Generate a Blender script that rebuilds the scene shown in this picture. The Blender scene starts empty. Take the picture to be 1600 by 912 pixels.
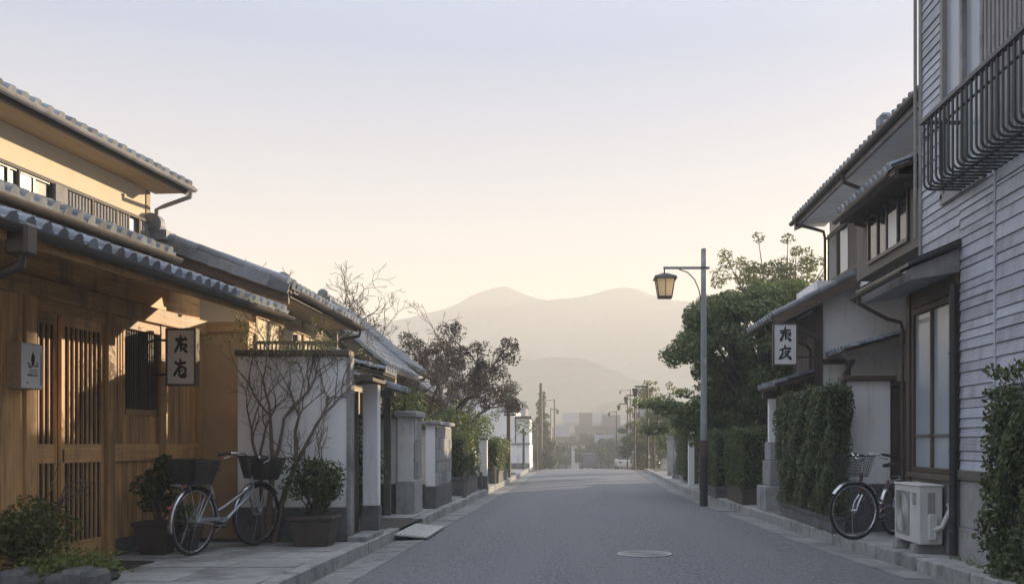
import bpy, bmesh, math, random
import numpy as np
from mathutils import Matrix, Vector
random.seed(7); np.random.seed(7)
R = math.radians
SC = bpy.context.scene
COL = SC.collection

# ---------------------------------------------------------------- camera
F = 1600.0                       # focal length in pixels of the 1600 px wide photograph
CAMZ = 1.3
cam_d = bpy.data.cameras.new('camera'); cam = bpy.data.objects.new('camera', cam_d); COL.objects.link(cam)
cam.location = (0, 0, CAMZ); cam.rotation_euler = (R(90), 0, 0)
cam_d.sensor_width = 36; cam_d.lens = 36.0 * F / 1600
cam_d.shift_x = -105 / 1600; cam_d.shift_y = 234 / 1600
cam_d.clip_start = 0.05; cam_d.clip_end = 6000
SC.camera = cam

# ---------------------------------------------------------------- sky, sun, exposure
SUN_AZ, SUN_EL = 44.0, 11.5      # degrees right of the street's direction, degrees above the horizon
w = bpy.data.worlds.new('World'); SC.world = w; w.use_nodes = True
nt = w.node_tree; nt.nodes.clear()
wo = nt.nodes.new('ShaderNodeOutputWorld'); bg = nt.nodes.new('ShaderNodeBackground')
sky = nt.nodes.new('ShaderNodeTexSky'); sky.sky_type = 'NISHITA'; sky.sun_disc = False
sky.sun_elevation = R(SUN_EL); sky.sun_rotation = R(SUN_AZ)
sky.altitude = 0; sky.air_density = 1.0; sky.dust_density = 4.0; sky.ozone_density = 1.5
bg.inputs['Strength'].default_value = 0.15
# veil added over the sky, brighter overhead as fill: one colour per elevation, same all round
bg2 = nt.nodes.new('ShaderNodeBackground'); bg2.inputs['Strength'].default_value = 0.56
tcw = nt.nodes.new('ShaderNodeTexCoord'); sx = nt.nodes.new('ShaderNodeSeparateXYZ'); nt.links.new(tcw.outputs['Generated'], sx.inputs[0])
vr = nt.nodes.new('ShaderNodeValToRGB'); nt.links.new(sx.outputs['Z'], vr.inputs['Fac'])
els = vr.color_ramp.elements
els[0].position = 0.0; els[0].color = (0.36, 0.245, 0.115, 1); els[1].position = 1.0; els[1].color = (0.90, 1.02, 1.18, 1)
for p_, c_ in ((0.10, (0.31, 0.235, 0.14, 1)), (0.20, (0.235, 0.265, 0.315, 1)), (0.36, (0.10, 0.19, 0.36, 1))):
    q_ = els.new(p_); q_.color = c_
nt.links.new(vr.outputs[0], bg2.inputs['Color'])
nt.links.new(sky.outputs[0], bg.inputs['Color'])
wm = nt.nodes.new('ShaderNodeMixShader'); wm.inputs[0].default_value = 0.93
nt.links.new(bg.outputs[0], wm.inputs[1]); nt.links.new(bg2.outputs[0], wm.inputs[2]); nt.links.new(wm.outputs[0], wo.inputs['Surface'])
sd = bpy.data.lights.new('sun', 'SUN'); sun = bpy.data.objects.new('sun', sd); COL.objects.link(sun)
sd.energy = 4.6; sd.angle = R(0.5); sd.color = (1.0, 0.785, 0.53)
sv = Vector((math.sin(R(SUN_AZ)) * math.cos(R(SUN_EL)), math.cos(R(SUN_AZ)) * math.cos(R(SUN_EL)), math.sin(R(SUN_EL))))
sun.rotation_euler = sv.to_track_quat('Z', 'Y').to_euler(); sun.location = (30, 20, 30)
SC.view_settings.view_transform = 'Standard'; SC.view_settings.look = 'None'
SC.view_settings.exposure = 1.62; SC.view_settings.gamma = 1.0; SC.view_settings.use_curve_mapping = False
SC.render.engine = 'CYCLES'
SC.cycles.max_bounces = 8; SC.cycles.diffuse_bounces = 4; SC.cycles.glossy_bounces = 3
SC.cycles.transmission_bounces = 4; SC.cycles.transparent_max_bounces = 8; SC.cycles.volume_bounces = 3
SC.cycles.use_denoising = True; SC.cycles.sample_clamp_indirect = 6.0

# ---------------------------------------------------------------- materials
MATS = {}
def nn(nt, t, **k):
    n = nt.nodes.new(t)
    for a, v in k.items(): setattr(n, a, v)
    return n
def coords(nt, stretch=(1, 1, 1), rnd=True):
    """object coordinates, moved by a random amount per object so that copies do not repeat"""
    tc = nn(nt, 'ShaderNodeTexCoord'); mp = nn(nt, 'ShaderNodeMapping'); mp.inputs['Scale'].default_value = stretch
    if rnd:
        oi = nn(nt, 'ShaderNodeObjectInfo'); mu = nn(nt, 'ShaderNodeVectorMath', operation='SCALE')
        mu.inputs[0].default_value = (37.1, 91.7, 53.3); nt.links.new(oi.outputs['Random'], mu.inputs['Scale'])
        ad = nn(nt, 'ShaderNodeVectorMath', operation='ADD')
        nt.links.new(tc.outputs['Object'], ad.inputs[0]); nt.links.new(mu.outputs[0], ad.inputs[1])
        nt.links.new(ad.outputs[0], mp.inputs['Vector'])
    else:
        nt.links.new(tc.outputs['Object'], mp.inputs['Vector'])
    return mp.outputs['Vector']
def mat(name, c1, c2=None, scale=6.0, stretch=(1, 1, 1), rough=0.7, bump=0.0, bscale=None, bstretch=None,
        vary=0.0, metal=0.0, stain=None, stain_scale=1.2, stain_lo=0.52, stain_hi=0.72, spec=0.5, detail=6.0, rvar=0.12, sstretch=(1, 1, 0.55)):
    m = bpy.data.materials.new(name); m.use_nodes = True; nt = m.node_tree
    b = nt.nodes['Principled BSDF']; L = nt.links.new
    b.inputs['Metallic'].default_value = metal; b.inputs['Specular IOR Level'].default_value = spec
    c2 = c2 or tuple(x * 0.8 for x in c1)
    v = coords(nt, stretch)
    nz = nn(nt, 'ShaderNodeTexNoise'); nz.inputs['Scale'].default_value = scale; nz.inputs['Detail'].default_value = detail
    nz.inputs['Roughness'].default_value = 0.62; L(v, nz.inputs['Vector'])
    cr = nn(nt, 'ShaderNodeValToRGB'); cr.color_ramp.elements[0].position = 0.3; cr.color_ramp.elements[1].position = 0.7
    cr.color_ramp.elements[0].color = (*c2, 1); cr.color_ramp.elements[1].color = (*c1, 1); L(nz.outputs['Fac'], cr.inputs['Fac'])
    out = cr.outputs['Color']
    if stain:
        v2 = coords(nt, sstretch)
        n2 = nn(nt, 'ShaderNodeTexNoise'); n2.inputs['Scale'].default_value = stain_scale; n2.inputs['Detail'].default_value = 7
        n2.inputs['Roughness'].default_value = 0.66; L(v2, n2.inputs['Vector'])
        mr = nn(nt, 'ShaderNodeMapRange'); mr.inputs['From Min'].default_value = stain_lo; mr.inputs['From Max'].default_value = stain_hi
        L(n2.outputs['Fac'], mr.inputs['Value'])
        mx = nn(nt, 'ShaderNodeMix', data_type='RGBA'); L(mr.outputs[0], mx.inputs['Factor']); L(out, mx.inputs[6])
        mx.inputs[7].default_value = (*stain, 1); out = mx.outputs[2]
    if vary:
        oi = nn(nt, 'ShaderNodeObjectInfo'); mr = nn(nt, 'ShaderNodeMapRange')
        mr.inputs['To Min'].default_value = 1 - vary; mr.inputs['To Max'].default_value = 1 + vary
        L(oi.outputs['Random'], mr.inputs['Value'])
        mv = nn(nt, 'ShaderNodeVectorMath', operation='SCALE'); L(out, mv.inputs[0]); L(mr.outputs[0], mv.inputs['Scale']); out = mv.outputs[0]
    L(out, b.inputs['Base Color'])
    rr = nn(nt, 'ShaderNodeMapRange'); rr.inputs['To Min'].default_value = max(0.02, rough - rvar); rr.inputs['To Max'].default_value = min(1, rough + rvar)
    L(nz.outputs['Fac'], rr.inputs['Value']); L(rr.outputs[0], b.inputs['Roughness'])
    if bump:
        vb = coords(nt, bstretch or stretch)
        nb = nn(nt, 'ShaderNodeTexNoise'); nb.inputs['Scale'].default_value = bscale or scale * 3; nb.inputs['Detail'].default_value = 5
        L(vb, nb.inputs['Vector']); bp = nn(nt, 'ShaderNodeBump'); bp.inputs['Strength'].default_value = bump; bp.inputs['Distance'].default_value = 0.02
        L(nb.outputs['Fac'], bp.inputs['Height']); L(bp.outputs[0], b.inputs['Normal'])
    MATS[name] = m
    return m
def leafmat(name, dark, mid, light, rough=0.5, trans=0.35, tint=(1.3, 1.4, 0.6)):
    m = bpy.data.materials.new(name); m.use_nodes = True; nt = m.node_tree; L = nt.links.new
    b = nt.nodes['Principled BSDF']; out = nt.nodes['Material Output']
    g = nn(nt, 'ShaderNodeNewGeometry'); cr = nn(nt, 'ShaderNodeValToRGB'); e = cr.color_ramp.elements
    e[0].position = 0.0; e[0].color = (*dark, 1); e[1].position = 1.0; e[1].color = (*light, 1)
    x = e.new(0.6); x.color = (*mid, 1)
    L(g.outputs['Random Per Island'], cr.inputs['Fac']); L(cr.outputs[0], b.inputs['Base Color'])
    b.inputs['Roughness'].default_value = rough; b.inputs['Specular IOR Level'].default_value = 0.35
    t = nn(nt, 'ShaderNodeBsdfTranslucent'); mv = nn(nt, 'ShaderNodeVectorMath', operation='MULTIPLY'); mv.inputs[1].default_value = tint
    L(cr.outputs[0], mv.inputs[0]); L(mv.outputs[0], t.inputs['Color'])
    mx = nn(nt, 'ShaderNodeMixShader'); mx.inputs[0].default_value = trans
    L(b.outputs[0], mx.inputs[1]); L(t.outputs[0], mx.inputs[2]); L(mx.outputs[0], out.inputs['Surface'])
    MATS[name] = m
    return m

mat('asphalt', (0.26, 0.265, 0.29), (0.030, 0.031, 0.037), scale=30, rough=0.82, bump=0.8, bscale=110, stain=(0.165, 0.168, 0.18), stain_scale=1.1, stain_lo=0.42, stain_hi=0.70, detail=3, sstretch=(1, 0.10, 1))
mat('gutter_concrete', (0.27, 0.27, 0.27), (0.17, 0.17, 0.175), scale=9, rough=0.85, bump=0.25, bscale=60, stain=(0.07, 0.068, 0.065), stain_scale=1.6, vary=0.12)
mat('kerb_concrete', (0.36, 0.36, 0.355), (0.24, 0.24, 0.24), scale=14, rough=0.85, bump=0.3, bscale=70, stain=(0.09, 0.088, 0.08), stain_scale=3.0, vary=0.15)
mat('paving', (0.38, 0.375, 0.37), (0.26, 0.26, 0.26), scale=9, rough=0.75, bump=0.25, bscale=60, stain=(0.11, 0.108, 0.10), stain_scale=2.4, stain_lo=0.5, vary=0.2)
mat('joint_soil', (0.07, 0.065, 0.055), (0.04, 0.04, 0.035), scale=30, rough=0.95, bump=0.4)
mat('earth', (0.075, 0.07, 0.05), (0.045, 0.05, 0.03), scale=3, rough=0.95, bump=0.5, stain=(0.05, 0.07, 0.025), stain_scale=0.6)
mat('concrete', (0.34, 0.34, 0.335), (0.22, 0.22, 0.22), scale=5, rough=0.85, bump=0.25, bscale=40, stain=(0.09, 0.088, 0.08), stain_scale=2.0, vary=0.1)
mat('dark_stone', (0.13, 0.13, 0.135), (0.07, 0.07, 0.075), scale=8, rough=0.8, bump=0.35, bscale=40, stain=(0.19, 0.19, 0.18), stain_scale=2.2, vary=0.15)
mat('white_plaster', (0.87, 0.87, 0.88), (0.80, 0.80, 0.82), scale=2.5, rough=0.9, bump=0.08, bscale=50, stain=(0.46, 0.45, 0.43), stain_scale=1.0, stain_lo=0.54, stain_hi=0.80, sstretch=(3.5, 3.5, 0.5))
mat('stained_plaster', (0.80, 0.79, 0.76), (0.66, 0.65, 0.63), scale=3, rough=0.9, bump=0.12, bscale=40, stain=(0.27, 0.26, 0.245), stain_scale=1.7, stain_lo=0.52, stain_hi=0.70)
mat('cream_plaster', (0.78, 0.70, 0.54), (0.70, 0.61, 0.45), scale=2.0, rough=0.9, bump=0.08, bscale=50, stain=(0.52, 0.44, 0.32), stain_scale=0.8, stain_lo=0.6, stain_hi=0.8)
mat('ochre_plaster', (0.46, 0.33, 0.18), (0.38, 0.265, 0.14), scale=3.0, rough=0.92, bump=0.1, bscale=60)
mat('roof_tile', (0.24, 0.265, 0.305), (0.13, 0.145, 0.17), scale=7, rough=0.55, bump=0.2, bscale=30, stain=(0.27, 0.27, 0.26), stain_scale=5, vary=0.35, spec=0.4)
mat('roof_board', (0.10, 0.075, 0.055), (0.06, 0.045, 0.035), scale=3, stretch=(1, 1, 6), rough=0.85)
for nm, st in (('upright', (16, 16, 1.0)), ('lengthwise', (16, 1.0, 16)), ('crosswise', (1.0, 16, 16))):
    mat('warm_wood_' + nm, (0.66, 0.385, 0.150), (0.36, 0.200, 0.078), scale=1.6, stretch=st, rough=0.55, bump=0.15, bscale=4, vary=0.26, stain=(0.21, 0.135, 0.075), stain_scale=2.2, stain_lo=0.48, stain_hi=0.72, sstretch=(2, 2, 0.5))
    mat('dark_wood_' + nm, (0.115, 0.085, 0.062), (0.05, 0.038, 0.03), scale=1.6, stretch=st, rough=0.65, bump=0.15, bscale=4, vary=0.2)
    mat('grey_wood_' + nm, (0.17, 0.15, 0.13), (0.085, 0.075, 0.068), scale=1.6, stretch=st, rough=0.75, bump=0.2, bscale=4, vary=0.2)
mat('pale_wood', (0.45, 0.33, 0.20), (0.36, 0.25, 0.14), scale=1.5, stretch=(16, 1, 16), rough=0.7, vary=0.1)
mat('siding_board', (0.52, 0.55, 0.63), (0.37, 0.39, 0.45), scale=2.2, stretch=(1, 0.6, 40), rough=0.62, bump=0.5, bscale=1.5, bstretch=(1, 0.8, 60), vary=0.13, stain=(0.25, 0.255, 0.28), stain_scale=1.3, stain_lo=0.48, stain_hi=0.78, sstretch=(1, 3.5, 0.5))
mat('grey_panel', (0.34, 0.335, 0.34), (0.24, 0.235, 0.24), scale=4, rough=0.85, bump=0.2, bscale=30, stain=(0.12, 0.115, 0.11), stain_scale=1.6)
mat('dark_metal', (0.035, 0.035, 0.038), (0.022, 0.022, 0.024), scale=12, rough=0.42, bump=0.04, bscale=60, vary=0.1)
mat('guard_metal', (0.06, 0.062, 0.07), (0.04, 0.042, 0.048), scale=12, rough=0.45, bump=0.04, bscale=60, vary=0.1)
mat('brown_metal', (0.075, 0.058, 0.048), (0.045, 0.036, 0.03), scale=8, rough=0.42, bump=0.05, bscale=40)
mat('steel', (0.55, 0.56, 0.58), (0.42, 0.43, 0.45), scale=20, rough=0.25, metal=0.9)
mat('silver_paint', (0.42, 0.45, 0.50), (0.36, 0.39, 0.44), scale=10, rough=0.3, metal=0.5)
mat('plum_paint', (0.16, 0.085, 0.10), (0.12, 0.06, 0.08), scale=10, rough=0.3, metal=0.4)
mat('rubber', (0.022, 0.022, 0.023), (0.015, 0.015, 0.016), scale=20, rough=0.8)
mat('grip', (0.03, 0.028, 0.026), (0.02, 0.02, 0.02), scale=20, rough=0.6)
mat('wicker', (0.045, 0.038, 0.033), (0.022, 0.019, 0.017), scale=40, rough=0.6, bump=0.3)
mat('dark_glass', (0.030, 0.036, 0.045), (0.020, 0.024, 0.03), scale=1, rough=0.08, rvar=0.03, spec=0.8)
mat('frosted_glass', (0.36, 0.41, 0.47), (0.30, 0.35, 0.41), scale=1.2, rough=0.22, spec=0.6, rvar=0.05)

mat('sign_white', (0.74, 0.74, 0.75), (0.69, 0.69, 0.70), scale=3, rough=0.45)
mat('ink', (0.018, 0.018, 0.022), (0.012, 0.012, 0.015), scale=20, rough=0.6)
mat('blue_print', (0.14, 0.21, 0.33), scale=10, rough=0.5)
mat('grey_print', (0.20, 0.20, 0.21), scale=10, rough=0.5)
mat('ac_white', (0.60, 0.60, 0.585), (0.53, 0.53, 0.52), scale=3, rough=0.5, stain=(0.42, 0.41, 0.39), stain_scale=2, stain_lo=0.58)
mat('pot_brown', (0.075, 0.058, 0.047), (0.045, 0.036, 0.030), scale=8, rough=0.6, bump=0.1, vary=0.15)
mat('pole_paint', (0.30, 0.34, 0.335), (0.20, 0.235, 0.235), scale=3, stretch=(1, 1, 0.3), rough=0.6, stain=(0.48, 0.50, 0.49), stain_scale=6, stain_lo=0.55)
mat('pole_black', (0.028, 0.027, 0.028), (0.018, 0.018, 0.019), scale=6, rough=0.6)
mat('pole_rust', (0.13, 0.055, 0.045), (0.045, 0.032, 0.03), scale=18, rough=0.75)
mat('iron_cover', (0.27, 0.27, 0.265), (0.17, 0.17, 0.17), scale=20, rough=0.55, metal=0.3)
mat('ramp_metal', (0.52, 0.52, 0.51), (0.40, 0.40, 0.395), scale=12, rough=0.6, stain=(0.30, 0.30, 0.29), stain_scale=4)
mat('road_paint', (0.46, 0.46, 0.45), (0.30, 0.30, 0.30), scale=14, rough=0.7)
mat('reflection_pale', (0.34, 0.34, 0.335), (0.19, 0.19, 0.19), scale=22, rough=0.7)  # reflected light as a pale colour, for the road streaks
mat('bark', (0.13, 0.105, 0.08), (0.06, 0.05, 0.04), scale=8, stretch=(1, 1, 0.3), rough=0.9, bump=0.4, bscale=24)
mat('pale_bark', (0.21, 0.165, 0.125), (0.11, 0.088, 0.07), scale=8, stretch=(1, 1, 0.3), rough=0.85, bump=0.3, bscale=24)
mat('twig', (0.16, 0.115, 0.08), (0.09, 0.066, 0.05), scale=8, rough=0.85)
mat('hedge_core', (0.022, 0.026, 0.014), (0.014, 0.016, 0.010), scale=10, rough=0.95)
mat('red_paint', (0.34, 0.06, 0.05), scale=10, rough=0.4)
mat('mountain', (0.055, 0.075, 0.045), (0.035, 0.05, 0.032), scale=0.02, rough=0.95, bump=0.6, bscale=0.05)
mat('town_wall', (0.36, 0.35, 0.34), (0.28, 0.275, 0.27), scale=0.6, rough=0.9, vary=0.3)
mat('block_wall', (0.20, 0.19, 0.18), (0.15, 0.145, 0.14), scale=0.6, rough=0.9)
mat('town_roof', (0.12, 0.125, 0.14), (0.08, 0.085, 0.10), scale=1.5, rough=0.7, vary=0.3)
mat('car_paint_dark', (0.05, 0.055, 0.065), scale=5, rough=0.3)
mat('car_paint_white', (0.62, 0.62, 0.62), scale=5, rough=0.3)
mat('stone_grey', (0.34, 0.34, 0.345), (0.22, 0.22, 0.225), scale=7, rough=0.85, bump=0.35, bscale=35, stain=(0.09, 0.09, 0.085), stain_scale=2.5, vary=0.2)
leafmat('leaf_hedge', (0.044, 0.062, 0.028), (0.088, 0.118, 0.050), (0.165, 0.195, 0.082))
leafmat('leaf_ivy', (0.044, 0.060, 0.036), (0.092, 0.116, 0.064), (0.185, 0.205, 0.115), rough=0.35)
leafmat('leaf_crown', (0.056, 0.080, 0.036), (0.110, 0.146, 0.062), (0.195, 0.230, 0.098))
leafmat('leaf_olive', (0.051, 0.065, 0.023), (0.109, 0.123, 0.041), (0.217, 0.203, 0.072))
leafmat('leaf_autumn', (0.040, 0.028, 0.022), (0.075, 0.052, 0.040), (0.125, 0.085, 0.062), trans=0.08)
leafmat('leaf_pot', (0.032, 0.046, 0.020), (0.070, 0.092, 0.036), (0.16, 0.17, 0.07))
leafmat('leaf_grass', (0.072, 0.102, 0.029), (0.145, 0.181, 0.043), (0.261, 0.275, 0.087))
leafmat('leaf_far', (0.043, 0.065, 0.035), (0.072, 0.102, 0.049), (0.123, 0.145, 0.072), trans=0.2)

leafmat('lantern_glass', (0.82, 0.76, 0.64), (0.84, 0.78, 0.66), (0.86, 0.80, 0.68), rough=0.3, trans=0.75, tint=(1.05, 1.0, 0.92))

# ---------------------------------------------------------------- mesh and object helpers
ROOTM = {}                        # inverse matrix of every top-level Empty, so that parts can be given in world coordinates
def root_of(o):
    while o.parent: o = o.parent
    return o
def tag(o, label=None, cat=None, group=None, kind=None):
    if label: o['label'] = label
    if cat: o['category'] = cat
    if group: o['group'] = group
    if kind: o['kind'] = kind
    return o
def thing(name, label, cat, loc=(0, 0, 0), rz=0, group=None, local=False, kind=None):
    o = bpy.data.objects.new(name, None); COL.objects.link(o); o.empty_display_size = 0.2
    o.location = loc; o.rotation_euler = (0, 0, R(rz)); tag(o, label, cat, group, kind)
    ROOTM[o.name] = None if local else (Matrix.Translation(loc) @ Matrix.Rotation(R(rz), 4, 'Z')).inverted()
    return o
class MB:
    def __init__(s): s.v = []; s.f = []
    def add(s, vs, fs):
        n = len(s.v); s.v.extend([tuple(v) for v in vs]); s.f.extend([tuple(i + n for i in f) for f in fs]); return s
    def box(s, x0, x1, y0, y1, z0, z1):
        return s.add([(x0, y0, z0), (x1, y0, z0), (x1, y1, z0), (x0, y1, z0), (x0, y0, z1), (x1, y0, z1), (x1, y1, z1), (x0, y1, z1)],
                     [(0, 3, 2, 1), (4, 5, 6, 7), (0, 1, 5, 4), (1, 2, 6, 5), (2, 3, 7, 6), (3, 0, 4, 7)])
    def hexa(s, b, t):            # bottom quad and top quad
        return s.add(list(b) + list(t), [(0, 3, 2, 1), (4, 5, 6, 7), (0, 1, 5, 4), (1, 2, 6, 5), (2, 3, 7, 6), (3, 0, 4, 7)])
    def quad(s, *p): return s.add(p, [tuple(range(len(p)))])
    def bar(s, p, q, w, h, up=(0, 0, 1)):
        p, q = Vector(p), Vector(q); d = (q - p).normalized(); u = Vector(up)
        a = d.cross(u)
        if a.length < 1e-4: a = d.cross(Vector((1, 0, 0)))
        a.normalize(); c = a.cross(d).normalized(); a *= w / 2; c *= h / 2
        return s.hexa([p - a - c, p + a - c, p + a + c, p - a + c], [q - a - c, q + a - c, q + a + c, q - a + c])
    def tube(s, pts, r, n=8, caps=True, closed=False):
        pts = [Vector(p) for p in pts]; m = len(pts)
        rr = r if isinstance(r, (list, tuple)) else [r] * m
        base = len(s.v); prev = None
        for i, p in enumerate(pts):
            if closed: d = pts[(i + 1) % m] - pts[i - 1]
            else: d = pts[min(i + 1, m - 1)] - pts[max(i - 1, 0)]
            if d.length < 1e-9: d = Vector((0, 0, 1))
            d.normalize()
            if prev is None:
                a = d.cross(Vector((0, 0, 1)))
                if a.length < 1e-3: a = d.cross(Vector((1, 0, 0)))
            else: a = prev - d * prev.dot(d)
            if a.length < 1e-6: a = d.orthogonal()
            a.normalize(); prev = a; b = d.cross(a)
            for k in range(n):
                t = 2 * math.pi * k / n; s.v.append(tuple(p + (a * math.cos(t) + b * math.sin(t)) * rr[i]))
        for i in range(m if closed else m - 1):
            j = (i + 1) % m
            for k in range(n):
                l = (k + 1) % n
                s.f.append((base + i * n + k, base + i * n + l, base + j * n + l, base + j * n + k))
        if caps and not closed:
            s.f.append(tuple(base + k for k in range(n))[::-1]); s.f.append(tuple(base + (m - 1) * n + k for k in range(n)))
        return s
    def lathe(s, prof, n=16, c=(0, 0, 0)):    # profile of (radius, z)
        base = len(s.v)
        for r, z in prof:
            for k in range(n):
                t = 2 * math.pi * k / n; s.v.append((c[0] + r * math.cos(t), c[1] + r * math.sin(t), c[2] + z))
        for i in range(len(prof) - 1):
            for k in range(n):
                l = (k + 1) % n; s.f.append((base + i * n + k, base + i * n + l, base + (i + 1) * n + l, base + (i + 1) * n + k))
        s.f.append(tuple(base + k for k in range(n))[::-1]); s.f.append(tuple(base + (len(prof) - 1) * n + k for k in range(n)))
        return s
    def prism(s, poly, axis, a, b):           # polygon in the two other axes, drawn out along the axis from a to b
        def P(u, v, t): return {'x': (t, u, v), 'y': (u, t, v), 'z': (u, v, t)}[axis]
        n = len(poly); vs = [P(u, v, a) for u, v in poly] + [P(u, v, b) for u, v in poly]
        return s.add(vs, [tuple(range(n))[::-1], tuple(range(n, 2 * n))] + [(i, (i + 1) % n, n + (i + 1) % n, n + i) for i in range(n)])
    def torus(s, c, R_, r, ax, n=36, m=8):    # ring round axis ax
        ax = Vector(ax).normalized(); a = ax.orthogonal().normalized(); b = ax.cross(a)
        return s.tube([Vector(c) + (a * math.cos(2 * math.pi * k / n) + b * math.sin(2 * math.pi * k / n)) * R_ for k in range(n)], r, m, closed=True)
    def mesh(s, name, mt, smooth=False, bevel=0.0, inv=None, fix=True):
        me = bpy.data.meshes.new(name)
        vs = s.v if inv is None else [tuple(inv @ Vector(v)) for v in s.v]
        me.from_pydata(vs, [], s.f)
        if fix or bevel:
            bm = bmesh.new(); bm.from_mesh(me)
            bmesh.ops.recalc_face_normals(bm, faces=bm.faces)
            if bevel: bmesh.ops.bevel(bm, geom=bm.edges[:], offset=bevel, segments=1, affect='EDGES', clamp_overlap=True)
            bm.to_mesh(me); bm.free()
        if smooth:
            me.shade_smooth()
            me.set_sharp_from_angle(angle=R(40))
        me.materials.append(MATS[mt])
        return me
    def build(s, name, mt, parent=None, smooth=False, bevel=0.0, fix=True):
        inv = ROOTM.get(root_of(parent).name) if parent else None
        return link(name, s.mesh(name, mt, smooth, bevel, inv, fix), parent)
def link(name, me, parent=None):
    o = bpy.data.objects.new(name, me); COL.objects.link(o)
    if parent: o.parent = parent
    return o
def B(name, mt, parent, x0, x1, y0, y1, z0, z1, bevel=0.0):
    return MB().box(min(x0, x1), max(x0, x1), min(y0, y1), max(y0, y1), min(z0, z1), max(z0, z1)).build(name, mt, parent, bevel=bevel)
def struct(o): o['kind'] = 'structure'; return o
def copy_tree(o, parent=None):
    c = o.copy(); COL.objects.link(c); c.parent = parent
    if parent is None: ROOTM[c.name] = ROOTM.get(o.name)
    for ch in list(o.children): copy_tree(ch, c)
    return c
def px(x, y, Y):                              # a point Y metres down the street that the photograph shows at x, y
    return Vector(((x - 905) * Y / F, Y, CAMZ + (690 - y) * Y / F))

# ---- leaves: numpy arrays of many small folded leaf faces
def leaf_mesh(name, mt, P, N, size, parent=None, aspect=0.5, flat=0.35, droop=0.0, kind=None):
    P = np.asarray(P, float); n = len(P); rs = np.random
    N = np.asarray(N, float) if N is not None else np.zeros((n, 3))
    nrm = N + rs.normal(size=(n, 3)) * flat; nrm /= np.linalg.norm(nrm, axis=1)[:, None] + 1e-9
    t = rs.normal(size=(n, 3)); t[:, 2] -= droop; t -= nrm * np.sum(t * nrm, 1)[:, None]; t /= np.linalg.norm(t, axis=1)[:, None] + 1e-9
    b = np.cross(nrm, t); sz = (np.asarray(size) * rs.uniform(0.65, 1.3, n))[:, None]
    a = P - t * sz * 0.5; c = P + t * sz * 0.5
    m = P + nrm * sz * 0.06
    l = m + b * sz * aspect * 0.5; r = m - b * sz * aspect * 0.5
    V = np.stack([a, l, c, r], 1).reshape(-1, 3)
    inv = ROOTM.get(root_of(parent).name) if parent else None
    if inv is not None:
        A = np.array(inv); V = V @ A[:3, :3].T + A[:3, 3]
    me = bpy.data.meshes.new(name)
    me.vertices.add(4 * n); me.vertices.foreach_set('co', V.astype(np.float32).ravel())
    me.loops.add(4 * n); me.loops.foreach_set('vertex_index', np.arange(4 * n, dtype=np.int32))
    me.polygons.add(n); me.polygons.foreach_set('loop_start', np.arange(0, 4 * n, 4, dtype=np.int32))
    me.update(calc_edges=True)
    me.materials.append(MATS[mt])
    o = link(name, me, parent)
    if kind: o['kind'] = kind
    return o
def box_surface(x0, x1, y0, y1, z0, z1, dens, depth=0.08, wob=0.05, faces='xXyYZ'):
    """leaf positions over the faces of a clipped hedge, uneven by a slow wobble"""
    P = []; N = []; rs = np.random
    for f in faces:
        if f in 'xX': a, b, A = (y0, y1), (z0, z1), (y1 - y0) * (z1 - z0)
        elif f in 'yY': a, b, A = (x0, x1), (z0, z1), (x1 - x0) * (z1 - z0)
        else: a, b, A = (x0, x1), (y0, y1), (x1 - x0) * (y1 - y0)
        n = int(A * dens); u = rs.uniform(*a, n); v = rs.uniform(*b, n)
        d = np.abs(rs.normal(size=n)) * depth
        ph = rs.uniform(0, 6, 4)
        off = wob * (np.sin(u * 5 + ph[0]) * np.cos(v * 4.3 + ph[1]) + 0.6 * np.sin(u * 11 + v * 9 + ph[2])) - d
        if f == 'x': P.append(np.stack([x0 - off, u, v], 1)); nv = (-1, 0, 0.3)
        if f == 'X': P.append(np.stack([x1 + off, u, v], 1)); nv = (1, 0, 0.3)
        if f == 'y': P.append(np.stack([u, y0 - off, v], 1)); nv = (0, -1, 0.3)
        if f == 'Y': P.append(np.stack([u, y1 + off, v], 1)); nv = (0, 1, 0.3)
        if f == 'Z': P.append(np.stack([u, v, z1 + off], 1)); nv = (0, 0, 1)
        N.append(np.tile(nv, (n, 1)))
    return np.concatenate(P), np.concatenate(N)
def clump(c, r, n, flatz=1.0):
    d = np.random.normal(size=(n, 3)); d /= np.linalg.norm(d, axis=1)[:, None]
    q = d * (np.random.uniform(0.35, 1.0, n) ** 0.5)[:, None] * r; q[:, 2] *= flatz
    return q + np.array(c), d
def grow(mb, p, d, ln, r, depth, tips, bend=0.35, spread=0.7, nb=(2, 3), up=0.15, shrink=0.72, rshrink=0.66, seg=3, rmin=0.004, n=6):
    pts = [Vector(p)]; rr = [r]; d = Vector(d).normalized()
    for i in range(seg):
        d = (d + Vector((random.gauss(0, bend), random.gauss(0, bend), random.gauss(0, bend) + up)) * 0.5).normalized()
        pts.append(pts[-1] + d * ln / seg); rr.append(max(rmin, r * (1 - (1 - rshrink) * (i + 1) / seg)))
    mb.tube(pts, rr, max(4, n), caps=True)
    if depth == 0: tips.append((pts[-1], d)); return
    for k in range(random.randint(*nb)):
        a = d.orthogonal().normalized(); a.rotate(Matrix.Rotation(random.uniform(0, 6.283), 3, d))
        nd = (d + a * random.uniform(spread * 0.5, spread * 1.3)).normalized()
        st = pts[-1] if k < 2 else pts[-2]
        grow(mb, st, nd, ln * shrink * random.uniform(0.75, 1.2), rr[-1] * (1 if k == 0 else 0.8), depth - 1, tips, bend, spread, nb, up, shrink, rshrink, seg, rmin, max(4, n - 1))

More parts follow.
